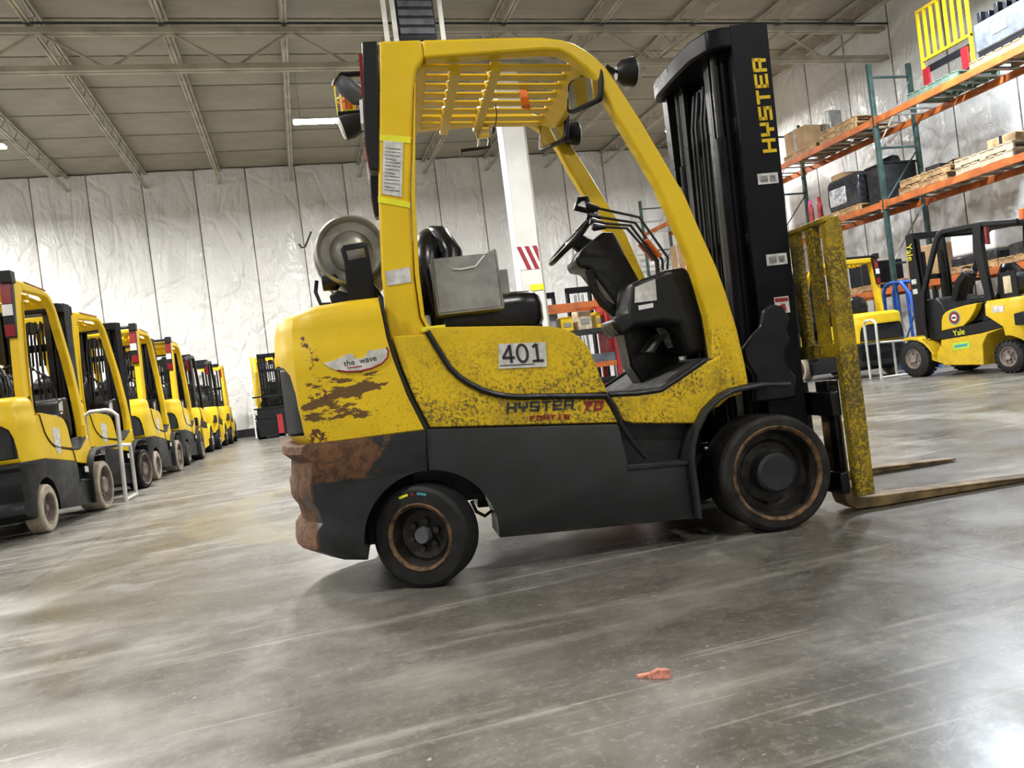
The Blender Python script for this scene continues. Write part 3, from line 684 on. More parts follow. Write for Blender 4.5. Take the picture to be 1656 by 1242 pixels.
    if o.get('forks', True):
        for s in (-1, 1):
            y0, y1 = s * .325, s * .435
            sh = [(1.965, .60), (2.005, .60), (2.010, .12), (2.04, .066), (2.10, .058), (3.00, .028), (3.18, .018), (3.185, .008), (2.15, .006), (2.03, .010), (1.985, .035), (1.965, .10)]
            f = MB().prism(sh, y0, y1)
            f.v = [(x, y if x < 2.9 else (y + (.5 * (y0 + y1) - y) * min(1, (x - 2.9) / .28) * .55), z) for x, y, z in f.v]
            f.build('fork', 'fork_steel', t, bevel=.004)
            MB().box(1.955, 2.012, y0, y1, .45, .62).build('fork_hook', 'black_grease', t, bevel=.006)
    return t
# ------------------------------------------------------------------ the worn forklift in the foreground
EX = Vector((0.99336, -0.11502, 0)); EY = Vector((0.11502, 0.99336, 0))
TRZ = math.atan2(EX.y, EX.x)
TLOC = Vector((0.3771, 3.1309, 0)) + EY * .58
TM = Matrix.Translation(TLOC) @ Matrix.Rotation(TRZ, 4, 'Z')
main = hyster('forklift', dict(dirty=True, steer=R(24)))
main.location = TLOC; main.rotation_euler = (0, 0, TRZ)
tag(main, 'large worn yellow forklift with white 401 sticker standing alone in the foreground', 'forklift')
XZ = Matrix.Rotation(R(90), 4, 'X')   # text plane xy -> xz, facing -y
def facing_right(x, y, z, slope=0.0):
    return Matrix.Translation((x, y, z)) @ Matrix.Rotation(slope, 4, 'Y') @ XZ
def on_side(x, y, z, slope=0.0):
    return Matrix.Translation((x, y, z)) @ Matrix.Rotation(slope, 4, 'Y')
# 401 sticker
stk = MB().prism([(.440, .966), (.642, .951), (.635, .846), (.428, .862)], -.5265, -.523).build('number_sticker', 'paper', main)
def glyphs(parent, x0, z0, slope):
    """numerals 4 0 1 as thin raised strokes on the sticker"""
    def seg(a, b, w=.0055):
        d = Vector((b[0] - a[0], b[1] - a[1])); n = Vector((-d.y, d.x)).normalized() * w
        q = [(a[0] + n.x, a[1] + n.y), (b[0] + n.x, b[1] + n.y), (b[0] - n.x, b[1] - n.y), (a[0] - n.x, a[1] - n.y)]
        return [(x0 + u, z0 + v - slope * u) for u, v in q]
    def digit(strokes):
        m = MB()
        for a, b in strokes: m.prism(seg(a, b), -.5285, -.5270)
        m.build('number_print', 'ink', parent, smooth=False)
    digit([((.036, .0), (.036, .076)), ((.036, .074), (.002, .022)), ((.0, .022), (.052, .022))])
    n = 20; ring = [(.086 + .022 * math.cos(2 * math.pi * k / n), .038 + .037 * math.sin(2 * math.pi * k / n)) for k in range(n + 1)]
    digit(list(zip(ring, ring[1:])))
    digit([((.150, .0), (.150, .076)), ((.150, .074), (.132, .062)), ((.126, .003), (.174, .003))])
glyphs(stk, .450, .883, .070)
MB().prism([(.435, .876), (.58, .866), (.58, .862), (.434, .872)], -.5275, -.5265).build('underline', 'ink', stk, smooth=False)
# maker's lettering on the side panel
block_text('side_lettering', 'HYSTER', .041, .042, .0075, 'ink_navy', main, on_side(.438, -.5245, .675, R(4.6)), shear=.10)
block_text('side_lettering_number', '70', .040, .040, .008, 'ink_red', main, on_side(.764, -.5245, .640, R(5)), shear=.25)
block_text('side_lettering_series', 'FORTIS', .021, .024, .0055, 'ink_red', main, on_side(.532, -.5245, .628, R(5.2)), shear=.10)
# torn oval sticker on the counterweight
el = [(-.275 + .002, .968)]
oval = [(-.28, .972), (-.262, .952), (-.23, .936), (-.19, .925), (-.14, .922), (-.09, .929), (-.05, .943), (-.024, .965), (-.018, .99), (-.024, 1.006), (-.06, 1.000), (-.10, 1.002), (-.105, .985), (-.125, .972), (-.155, .975), (-.16, .995), (-.185, .998), (-.215, .985), (-.25, .975)]
ov = MB().prism(oval, -.5535, -.5495).build('oval_sticker', 'paper', main)
rim = oval[0:10]
for k in range(len(rim) - 1):
    pass
MB().tube([(x, -.5535, z) for x, z in oval[2:10]], .0035, 5).build('sticker_border', 'ink_red', ov)
text_mesh('sticker_print', 'the  wave', .034, 'ink', ov, facing_right(-.135, -.5545, .963, R(-4)), ext=.0006)
MB().box(-.19, -.13, -.5545, -.5535, .939, .943).build('sticker_line', 'ink_red', ov)
# tape and printed notice on the rear pillar
MB().prism([(.060, 1.898), (.187, 1.877), (.183, 1.851), (.056, 1.872)], -.478, -.4745).build('tape', 'yellow_tape', main)
MB().prism([(.020, 1.640), (.150, 1.605), (.147, 1.58), (.018, 1.616)], -.478, -.4745).build('tape', 'yellow_tape', main)
nt = MB().prism([(.072, 1.872), (.153, 1.856), (.118, 1.628), (.038, 1.650)], -.4785, -.4745).build('printed_notice', 'paper', main)
for k in range(13):
    z = 1.842 - k * .0145; x0 = .078 - (1.85 - z) * .152
    MB().prism([(x0, z), (x0 + .062 - .02 * (k % 4 == 3), z - .012), (x0 + .062 - .02 * (k % 4 == 3), z - .0165), (x0, z - .0045)], -.4793, -.4784).build('print_line', 'grey_print', nt, smooth=False)
MB().prism([(.01, 1.325), (.115, 1.335), (.113, 1.27), (.012, 1.265)], -.4785, -.4745).build('faded_sticker', 'paper', main)
# mast lettering and plates
MT = Matrix.Translation((1.838, -.3315, 1.722)) @ Matrix.Rotation(R(0.6), 4, 'Y') @ Matrix.Rotation(R(-90), 4, 'Y')
block_text('mast_lettering', 'HYSTER', .069, .066, .0105, 'yellow_clean', main, Matrix.Translation((1.905, -.3315, 1.722)) @ Matrix.Rotation(R(-90), 4, 'Y') @ Matrix.Diagonal((1, 1, 1, 1)), shear=.0)
for (a, b, c_, d) in ((1.792, 1.895, 1.575, 1.626), (1.786, 1.890, 1.190, 1.243)):
    q = MB().box(a, b, -.333, -.3295, c_, d).build('rating_plate', 'paper', main)
    MB().box(a + .012, a + .05, -.334, -.333, c_ + .01, d - .012).build('plate_print', 'grey_print', q); MB().box(a + .06, a + .09, -.334, -.333, c_ + .01, d - .012).build('plate_print', 'grey_print', q)
q = MB().box(1.800, 1.872, -.333, -.3295, .960, 1.038).build('warning_plate', 'paper', main)
MB().box(1.803, 1.869, -.334, -.333, 1.015, 1.033).build('plate_print', 'ink_red', q); MB().prism([(1.82, .97), (1.855, .97), (1.85, 1.005), (1.825, 1.0)], -.334, -.333).build('plate_print', 'ink_red', q)
# document box beside the seat
db = MB()
db.prism([(.209, 1.371), (.420, 1.372), (.450, 1.369), (.497, 1.390), (.506, 1.130), (.218, 1.127)], -.40, -.385)
db.prism([(.209, 1.371), (.497, 1.395), (.506, 1.130), (.218, 1.127)], -.265, -.25)
db.box(.212, .226, -.40, -.25, 1.13, 1.37); db.box(.488, .502, -.40, -.25, 1.13, 1.385); db.box(.215, .505, -.40, -.25, 1.125, 1.14)
dbo = db.build('document_box', 'galvanised', main, bevel=.003)
MB().box(.505, .545, -.36, -.27, 1.19, 1.30).build('side_pocket', 'galvanised', dbo, bevel=.003)
MB().tube([(.30, -.405, 1.318), (.335, -.405, 1.312), (.40, -.405, 1.318), (.445, -.405, 1.362)], .004, 5).build('box_fold', 'white_plastic', dbo)
MB().cyl((.165, -.34, 1.05), (.165, -.34, 1.135), .018, 10).build('filler_neck', 'steel', main)
MB().box(.13, .23, -.50, -.28, 1.055, 1.075).build('hood_latch', 'yellow_tape', main)
# LPG cradle (part of the truck)
cr = MB().prism([(-.166, 1.455), (-.152, 1.472), (-.06, 1.478), (-.048, 1.468), (-.042, 1.27), (-.045, 1.22), (-.160, 1.22), (-.156, 1.40)], -.372, -.352)
cro = cr.build('tank_bracket', 'black_paint', main, bevel=.003)
cut = MB().prism([(-.142, 1.450), (-.066, 1.456), (-.062, 1.412), (-.138, 1.405)], -.5, -.3).build('cutter', 'black_paint', main); boolean_cut(cro, [cut])
MB().prism([(-.23, 1.215), (-.01, 1.215), (-.01, 1.24), (-.04, 1.30), (-.07, 1.285), (-.15, 1.27), (-.2, 1.29), (-.24, 1.27)], -.33, .38).build('tank_cradle', 'black_paint', main, bevel=.008)
for y in (-.15, .2):
    n = 16; MB().tube([(-.124 + .168 * math.cos(a), y, 1.457 + .168 * math.sin(a)) for a in [R(-40 + 260 * k / n) for k in range(n + 1)]], .008, 6).build('tank_strap', 'steel', main)
MB().tube([(-.29, -.25, 1.35), (-.30, -.26, 1.30), (-.285, -.26, 1.245), (-.24, -.26, 1.24)], .009, 7).build('fuel_hose', 'black_plastic', main)
MB().lathe([(-.03, .001), (-.03, .035), (.03, .038), (.045, .02), (.045, .001)], (-.235, -.26, 1.335), 'x', 14).build('fuel_coupling', 'black_plastic', main)
MB().tube([(-.29, -.20, 1.58), (-.325, -.20, 1.515), (-.340, -.20, 1.512), (-.35, -.20, 1.53)], .0045, 5).build('tank_hook', 'ink', main)
# loose LPG cylinder lies in the cradle
tk_base = Vector((-.124, .02, 1.30))
tank = empty('propane_tank'); tank.matrix_world = TM @ Matrix.Translation(tk_base); tag(tank, 'dented silver propane cylinder lying across the back of the worn forklift', 'gas cylinder')
MB().lathe([(-.330, .001), (-.327, .05), (-.312, .085), (-.285, .105), (-.265, .110), (-.262, .122), (-.30, .132), (-.352, .137), (-.362, .143), (-.355, .151), (-.31, .1555), (.28, .155), (.33, .145), (.36, .11), (.375, .05), (.378, .001)], (0, 0, .157), 'y', 48).build('shell', 'tank_metal', tank, ang=50)
MB().lathe([(-.30, .1565), (-.295, .159), (-.285, .159), (-.28, .1565)], (0, 0, .157), 'y', 40).build('weld_band', 'tank_metal', tank)
# rear beacon in its cage, work lamps, mirrors
bc = MB().lathe([(0, .036), (.09, .034), (.115, .022), (.118, .001)], (-.06, -.03, 2.165), 'z', 16).build('beacon', 'orange_plastic', main)
cage = MB()
for k in range(6):
    a = 2 * math.pi * k / 6; x, y = -.06 + .052 * math.cos(a), -.03 + .052 * math.sin(a); cage.tube([(x, y, 2.15), (x, y, 2.29)], .0035, 5)
for z in (2.152, 2.22, 2.29):
    cage.tube([(-.06 + .052 * math.cos(2 * math.pi * k / 12), -.03 + .052 * math.sin(2 * math.pi * k / 12), z) for k in range(13)], .0035, 5)
cage.build('beacon_cage', 'yellow_tape', bc)
MB().box(-.11, .10, -.08, .02, 2.13, 2.15).build('beacon_shelf', 'black_paint', main)
wl = MB().tube([(-.085, -.16, 2.262), (-.06, -.16, 2.235), (-.005, -.15, 2.185), (.01, -.15, 2.17)], [.030, .045, .045, .03], 16).build('work_lamp', 'grey_machine', main)
MB().tube([(-.088, -.16, 2.266), (-.092, -.16, 2.27)], [.042, .040], 16).build('lamp_glass', 'chrome', wl)
MB().tube([(-.08, -.15, 2.29), (.06, -.15, 2.29)], .012, 6).build('lamp_bracket', 'black_paint', main)
w2 = MB().tube([(-.095, -.10, 2.062), (-.06, -.10, 2.07), (.0, -.10, 2.09), (.03, -.10, 2.10)], [.055, .055, .04, .015], 16).build('work_lamp', 'charcoal', main)
MB().tube([(-.096, -.10, 2.062), (-.106, -.10, 2.059)], [.053, .045], 16).build('lamp_glass', 'white_plastic', w2)
MB().tube([(.02, -.1, 2.10), (.06, -.2, 2.11), (.09, -.38, 2.12)], .012, 6).build('lamp_bracket', 'black_paint', main)
def mirror(parent, cx, cy, cz, wy, hz, tilt):
    M = Matrix.Translation((cx, cy, cz)) @ Matrix.Rotation(tilt, 4, 'Z') @ Matrix.Rotation(R(14), 4, 'Y')
    pts = []
    for (sx, sz) in ((1, 1), (-1, 1), (-1, -1), (1, -1)):
        for k in range(4):
            a = math.atan2(sz, sx) + R(-45 + 30 * k) if sx * sz > 0 else math.atan2(sz, sx) + R(-45 + 30 * k)
            pts.append((sx * (wy / 2 - .025) + .025 * math.cos(a), sz * (hz / 2 - .025) + .025 * math.sin(a)))
    m = MB().prism(pts, -.012, .012, axis='x'); m.v = [tuple(M @ Vector(p)) for p in m.v]
    o = m.build('mirror', 'black_plastic', parent, bevel=.004)
    g = MB().prism([(u * .86, v * .86) for u, v in pts], -.0145, -.0115, axis='x'); g.v = [tuple(M @ Vector(p)) for p in g.v]
    g.build('mirror_glass', 'mirror', o)
    return o
mirror(main, .99, -.40, 2.045, .20, .16, R(35))
mirror(main, 1.00, .30, 2.10, .22, .17, R(30))
for (x, y, z) in ((1.17, -.42, 2.11), (1.10, .36, 2.10)):
    hl = MB().lathe([(-.035, .001), (-.035, .03), (-.01, .055), (.045, .065), (.05, .06), (.05, .001)], (x, y, z), 'x', 20).build('head_lamp', 'black_plastic', main)
    MB().lathe([(.05, .056), (.056, .05), (.056, .001)], (x, y, z), 'x', 20).build('lamp_glass', 'white_plastic', hl)
    MB().tube([(x - .04, y, z), (x - .08, y + (.0), z + .03)], .014, 6).build('lamp_bracket', 'black_paint', hl)
# dangling cord, tag and clamp under the roof
MB().tube([(.66, .08, 2.20), (.665, .08, 2.15), (.655, .085, 2.10), (.640, .09, 2.07)], .003, 5).build('pull_cord', 'ink', main)
MB().tube([(.640, .09, 2.075), (.632, .09, 2.05)], [.010, .008], 8).build('cord_toggle', 'black_plastic', main)
MB().prism([(.762, 2.20), (.795, 2.20), (.806, 2.095), (.762, 2.105)], -.075, -.072).build('warning_flag', 'orange_plastic', main)
cl = MB()
for x in (.60, .655): cl.tube([(x, .40, 2.235), (x, .385, 2.20), (x, .385, 2.10), (x - .005, .40, 2.08)], .006, 6)
cl.box(.59, .665, .378, .386, 2.12, 2.19); clo = cl.build('roof_clamp', 'chrome', main)
MB().tube([(.50, .39, 2.03), (.50, .39, 2.065), (.62, .39, 2.07), (.66, .39, 2.075), (.66, .39, 2.12)], .009, 6).build('clamp_arm', 'black_paint', clo)
# coloured maker's dashes on the near steer tyre, hose loop behind it
sw_ = [o for o in main.children if o.name.split('.')[0] == 'wheel' and o.location.y < 0 and o.location.x < .5][0]
for m_, a0, a1 in (('yellow_tape', 112, 99), ('red_lens', 95, 91), ('teal', 86, 73)):
    aa = [R(a0 + (a1 - a0) * k / 5) for k in range(6)]
    MB().prism([(.186 * math.cos(a), .186 * math.sin(a)) for a in aa] + [(.176 * math.cos(a), .176 * math.sin(a)) for a in reversed(aa)], -.0015, .002).build('tyre_mark', m_, sw_, smooth=False)
MB().tube([(.26, -.33, .30), (.275, -.34, .25), (.31, -.34, .225), (.345, -.34, .245), (.36, -.33, .30)], .008, 6).build('brake_hose', 'black_plastic', main)

# ------------------------------------------------------------------ parked cushion-tyre trucks
clean = hyster('forklift', dict(dirty=False, tire='tire_beige', rim='rim_grey', forks=False, backrest=False, mast_h=2.25))
def recolor(root, frm, to):
    for ch in root.children:
        for sl in ch.material_slots:
            if sl.material and sl.material.name == frm: sl.link = 'OBJECT'; sl.material = MATS[to]
        recolor(ch, frm, to)
def place(root, x, y, ang, sc, label, group):
    root.location = (x, y, 0); root.rotation_euler = (0, 0, R(ang)); root.scale = sc
    tag(root, label, 'forklift', group); return root
ROW = 'forklifts parked in a row along the left'
S1 = (.84, .95, .965)
place(clean, -2.72, 7.50, 84, S1, 'yellow forklift with pale tyres and dark radiator opening, nearest in the left row', ROW)
def add_lights(root, beac=False):
    rb = MB().tube([(.03, -.47, 2.30), (.03, .47, 2.30)], .026, 6).build('roof_bar', 'black_plastic', root)
    for s in (-1, 1): MB().box(-.02, .09, s * .40, s * .50, 2.24, 2.35).build('lamp_mount', 'black_plastic', root, bevel=.008)
    MB().prism([(.35, 2.284), (.86, 2.262), (.86, 2.27), (.35, 2.292)], -.478, -.41).build('red_strip', 'red_lens', root)
add_lights(clean)
MB().prism([(.42, .93), (.60, .90), (.58, .70), (.50, .66), (.43, .75)], -.5245, -.523).build('worn_decal', 'paper', clean)
MB().prism([(1.10, .50), (1.20, .49), (1.20, .43), (1.10, .44)], -.545, -.54).build('warning_decal', 'paper', clean)
t3 = place(copy_tree(clean), -2.62, 12.05, 86, S1, 'yellow forklift with pale tyres just behind the truck with the white tubular step', ROW)
t4 = place(copy_tree(clean), -2.55, 14.60, 88, (.90, .95, .97), 'yellow forklift with big black tyres, fourth in the left row', ROW); recolor(t4, 'tire_beige', 'tire_black')
t2 = place(copy_tree(clean), -2.86, 9.95, 71, (.66, .92, .965), 'short yellow forklift with dark body sides behind the white tubular step rail', ROW); recolor(t2, 'tire_beige', 'tire_black')
def white_rail(loc, rz, label):
    t = empty('step_rail', loc, rz); tag(t, label, 'rail', 'white tubular step rails')
    MB().tube([(0, 0, 0), (0, 0, .06), (0, -.02, .95), (0, .03, 1.0), (0, .08, 1.02), (0, .24, 1.02), (0, .30, .98), (0, .30, .50)], .022, 8).build('hoop', 'white_paint', t)
    MB().tube([(0, 0, .02), (.55, 0, .02)], .02, 8).build('foot_bar', 'white_paint', t)
    MB().tube([(.55, 0, .0), (.55, 0, .55), (.53, 0, .60), (.05, 0, .62)], .02, 8).build('side_hoop', 'white_paint', t)
    MB().box(0, .50, .02, .28, .60, .63).build('step_tread', 'grey_machine', t)
    MB().tube([(.5, .28, 0), (.5, .28, .6)], .02, 8).build('rear_leg', 'white_paint', t)
    MB().tube([(0, .30, .5), (0, .30, 0)], .02, 8).build('front_leg', 'white_paint', t)
white_rail((-1.98, 9.28, 0), R(90), 'white tubular step rail beside the nearest forklift of the left row')
white_rail((9.55, 11.05, 0), R(-6), 'white tubular step rail beside the black-guarded forklift on the right')

# right-hand side: cushion trucks behind the black-guarded one
r2 = place(copy_tree(clean), 10.18, 12.0, 93, S1, 'bright yellow forklift with pale tyre between load backrest and black-guarded forklift', 'forklifts by the pallet rack')
r3 = place(copy_tree(clean), 10.25, 14.9, 92, S1, 'yellow forklift seen through the bars of the worn load backrest', 'forklifts by the pallet rack')
for r in (r2, r3):
    b = MB().lathe([(0, .05), (.12, .045), (.14, .001)], (.1, .3, 2.30), 'z', 12).build('beacon', 'orange_plastic', r)
# truck seen from the front at the end of the aisle
t8 = hyster('forklift', dict(dirty=False, tire='tire_black', forks=False, backrest=False, mast_h=2.30))
place(t8, -.72, 23.7, -90, (.95, .95, 1.0), 'forklift facing the aisle with dark mast and open load backrest beyond the left row', 'forklifts at the end of the aisle')
for s in (-1, 1): MB().box(1.99, 2.03, s * .60 - .02, s * .60 + .02, .05, 1.45).build('backrest_post', 'white_paint' if s < 0 else 'galvanised', t8)
for z in (.55, .80, 1.12): MB().box(1.99, 2.02, -.60, .60, z, z + .045).build('backrest_rail', 'black_paint', t8)
MB().box(1.97, 2.0, -.5, .5, .06, .80).build('carriage_plate', 'black_paint', t8)
MB().box(2.0, 2.05, .02, .17, .02, .62).build('red_shank', 'ink_red', t8)
MB().box(2.0, 2.05, .02, .17, .0, .1).build('shank_foot', 'galvanised', t8)
for s in (-1, 1): MB().box(1.60, 1.66, s * .47, s * .53, .9, 2.26).build('guard_front_leg', 'yellow_clean', t8)

# ------------------------------------------------------------------ pneumatic-tyre forklift with a black guard
def pneumatic(name, guard='black_paint', body='yellow_dusty', text=True):
    t = empty(name); BK = 'black_paint'
    W = .56
    # main frame and panels
    MB().prism([(-.02, .66), (.42, .60), (1.14, .565), (1.15, .17), (.42, .14), (.40, .45), (.30, .58)], -W, W).build('frame', body, t, bevel=.012)
    MB().prism([(1.14, .565), (1.30, .36), (1.44, .36), (1.44, .26), (1.15, .17)], -.50, .50).build('step', body, t, bevel=.01)
    MB().prism([(-.30, .84), (.30, .77), (1.13, .69), (1.14, .56), (.42, .60), (-.02, .66), (-.34, .66)], -W - .006, W + .006).build('black_band', BK, t, bevel=.01)
    cs = []
    for (z, k, ky) in ((.42, .93, .95), (.66, 1, 1), (.85, 1, 1), (1.0, .97, .98), (1.05, .88, .92)):
        h = [(.02 if z < .7 else .28, .57), (-.15, .57), (-.32, .50), (-.42, .35), (-.46, .12)]
        cs.append([(x if x > 0 else x * k, -y * ky, z) for x, y in h] + [(x if x > 0 else x * k, y * ky, z) for x, y in reversed(h)])
    cw = MB().loft(cs).build('counterweight', body, t, ang=40)
    boolean_cut(cw, [MB().cyl((.16 - .16, s * .25, .235), (0, s * .9, .235), .30, 36).build('cutter', 'black_paint') for s in (-1, 1)])
    fr = [o for o in t.children if o.name.startswith('frame')][0]
    MB().prism([(.30, .80), (1.10, .70), (1.04, .93), (.98, .975), (.90, 1.0), (.41, 1.045), (.28, 1.06)], -.45, .45).build('hood', BK, t, bevel=.02)
    for s in (-1, 1):
        leaf = [(1.10, .70), (1.075, .86), (1.04, .93), (.98, .975), (.90, 1.00), (.65, 1.03), (.41, 1.042), (.44, .97), (.50, .89), (.58, .81), (.69, .735)]
        lf = MB().prism(leaf, s * .45, s * .565).build('side_cover', body, t, bevel=.01)
        if text:
            n = 24
            for (rr, th, m) in ((.105, .568, 'teal'), (.088, .571, 'red_lens'), (.05, .574, 'white_plastic')):
                MB().prism([(.83 + rr * math.cos(2 * math.pi * k / n), .875 + rr * math.sin(2 * math.pi * k / n)) for k in range(n)], s * .56, s * th).build('round_badge', m, lf, smooth=False)
            MB().box(.795, .865, s * .574, s * .576, .86, .89).build('badge_print', 'ink', lf)
            F = (Matrix.Translation((.78, s * .5675, .645)) @ Matrix.Rotation(R(180) if s > 0 else 0, 4, 'Z') @ Matrix.Rotation(R(-4.5 if s > 0 else 4.5), 4, 'Y') @ XZ)
            text_mesh('maker_lettering', 'Yale', .125, 'yellow_tape', t, F)
            pl = MB().prism([(.62, .51), (.93, .49), (.93, .385), (.62, .405)], s * .56, s * .564).build('lime_plate', 'lime', t)
            MB().prism([(.66, .475), (.89, .46), (.89, .42), (.66, .435)], s * .564, s * .566).build('plate_print', 'teal', pl)
            MB().box(-.02, .16, s * .565, s * .574, .87, .96).build('white_decal', 'paper', t)
        # black pillars and roof
        MB().prism([(.26, 2.17), (.40, 2.15), (.44, 1.80), (.34, 1.20), (.36, .95), (.42, .76), (.26, .78), (.22, 1.06), (.26, 1.55), (.28, 1.95)], s * .43, s * .50).build('rear_pillar', guard, t, bevel=.012)
        MB().prism([(-.30, 2.10), (.24, 2.18), (.95, 2.225), (1.04, 2.20), (1.12, 2.12), (1.30, 1.75), (1.50, 1.33), (1.56, .80), (1.50, .60), (1.45, .60), (1.48, .80), (1.43, 1.30), (1.24, 1.70), (1.06, 2.06), (1.0, 2.13), (.93, 2.155), (.24, 2.11), (-.30, 2.03)], s * .43, s * .49).build('front_pillar', guard, t, bevel=.012)
        MB().box(.20, .235, s * .42, s * .47, 1.85, 2.12).build('tail_lens', 'red_lens', t)
        # mudguards
        fd = [(1.30, .36), (1.38, .48), (1.48, .58), (1.60, .635), (1.75, .66), (1.90, .64)]
        MB().prism(fd + [(x, z - .05) for x, z in reversed(fd)], s * .28, s * .57).build('mudguard', body, t, bevel=.008)
        wheel(t, 0.0, s * .57, .235, .235, .19, s, 0, 'tire_black', 'rim_grey', None, .135, .045, .01, 6, .03, 'rim_grey', 'steel', .045)
        wheel(t, 1.71, s * .58, .30, .30, .22, s, 0, 'tire_black', 'rim_grey', None, .155, .06, .01, 6, .03, 'rim_grey', 'galvanised', .05)
        # tread blocks of both tyres
        for (cx, rr, wd, n) in ((0.0, .235, .19, 20), (1.71, .30, .22, 24)):
            tb = MB()
            for k in range(n):
                a = 2 * math.pi * k / n; M = Matrix.Translation((cx, s * .575, rr)) @ Matrix.Rotation(-a, 4, 'Y')
                tb.box(rr - .022, rr - .001, -s * .004, -s * (wd * .45), -.020, .020, M); tb.box(rr - .022, rr - .001, -s * wd * .55, -s * wd, -.020, .020, M)
            tb.build('tread_blocks', 'tire_black', t, smooth=False)
        # mast channels
        MB().prism([(1.60, .12), (1.86, .12), (1.845, 2.30), (1.70, 2.30)], s * .30, s * .325).build('mast_channel', BK, t, bevel=.004)
        MB().box(1.66, 1.80, s * .22, s * .26, .14, 2.22).build('mast_inner_channel', BK, t, bevel=.004)
        MB().cyl((1.68, s * .17, .3), (1.68, s * .17, 2.0), .03, 10).build('lift_cylinder', BK, t)
        if text:
            text_mesh('mast_lettering', 'Yale', .16, 'yellow_tape', t, Matrix.Translation((1.79, s * .3265, 2.02)) @ Matrix.Rotation(R(180) if s > 0 else 0, 4, 'Z') @ Matrix.Rotation(R(90), 4, 'Y') @ XZ)
            for z in (1.34, 1.50): MB().box(1.72, 1.82, s * .325, s * .328, z, z + .08).build('rating_plate', 'paper', t)
    for (x, z, w_, h_) in ((1.76, 2.22, .10, .10), (1.72, 1.55, .04, .08), (1.72, .5, .06, .12)): MB().box(x - w_ / 2, x + w_ / 2, -.31, .31, z, z + h_).build('mast_tie', BK, t, bevel=.006)
    for k in range(7):
        y = -.36 + .12 * k; MB().prism([(.30, 2.10), (1.0, 2.14), (1.0, 2.17), (.30, 2.13)], y - .02, y + .02).build('roof_bar', guard, t)
    for x, z in ((.28, 2.08), (1.0, 2.11), (-.28, 2.02)): MB().box(x - .03, x + .03, -.45, .45, z, z + .06).build('roof_crossbeam', guard, t, bevel=.008)
    MB().box(1.87, 1.92, -.50, .50, .15, .55).build('carriage', BK, t, bevel=.008)
    # seat, dash, tank
    ss = []
    for (x, z, hw, th) in [(.38, 1.05, .19, .10), (.33, 1.25, .22, .11), (.31, 1.45, .20, .10), (.33, 1.56, .12, .06)]:
        ss.append([(x + th * math.cos(a), hw * math.sin(a), z) for a in [2 * math.pi * k / 14 for k in range(14)]])
    MB().loft(ss).build('seat_back', 'black_vinyl', t, ang=60)
    MB().box(.36, .85, -.24, .24, 1.03, 1.16).build('seat_cushion', 'black_vinyl', t, bevel=.04, segs=3)
    MB().prism([(1.50, 1.22), (1.30, 1.22), (1.18, 1.10), (1.10, .72), (1.16, .56), (1.52, .56)], -.40, .40).build('cowl', 'black_plastic', t, bevel=.02)
    MB().prism([(.95, 1.52), (1.05, 1.57), (1.20, 1.45), (1.34, 1.15), (1.22, 1.10), (1.12, 1.36)], -.1, .1).build('steering_column', 'black_plastic', t, bevel=.015)
    steering_wheel(t, (.93, 0, 1.52), R(-40), .17)
    MB().lathe([(-.36, .001), (-.36, .09), (-.33, .14), (-.28, .155), (.28, .155), (.33, .14), (.36, .09), (.36, .001)], (.02, 0, 1.24), 'y', 24).build('fuel_tank', 'charcoal', t, ang=50)
    MB().box(-.10, .17, .365, .385, 1.05, 1.42).build('tank_plate', 'black_paint', t); MB().box(-.02, .10, .385, .39, 1.12, 1.36).build('tank_label', 'wood_pale', t)
    MB().lathe([(0, .05), (.13, .045), (.15, .001)], (-.25, .30, 2.10), 'z', 12).build('beacon', 'orange_plastic', t)
    return t
ya = pneumatic('forklift'); ya.location = (10.07, 8.52, 0); ya.rotation_euler = (0, 0, R(90))
tag(ya, 'dusty yellow forklift with black overhead guard and round red badge at the right edge', 'forklift', 'forklifts by the pallet rack')
t5 = pneumatic('forklift', text=False, body='yellow_clean'); place(t5, -2.62, 17.1, 89, (.92, .95, .97), 'yellow forklift with black overhead guard, fifth in the left row', ROW)
t6 = place(copy_tree(t5), -2.50, 19.45, 90, (.92, .95, .97), 'yellow forklift with black overhead guard and white notice, sixth in the left row', ROW)
MB().box(.20, .21, -.30, .30, 1.62, 1.98).build('notice_sheet', 'white_plastic', t6)
t7 = place(copy_tree(t5), -2.42, 21.7, 91, (.92, .95, .97), 'yellow forklift with yellow overhead guard at the far end of the left row', ROW)
for ch in t7.children:
    if ch.name.split('.')[0] in ('rear_pillar', 'front_pillar', 'roof_bar', 'roof_crossbeam'):
        for sl in ch.material_slots: sl.link = 'OBJECT'; sl.material = MATS['yellow_clean']
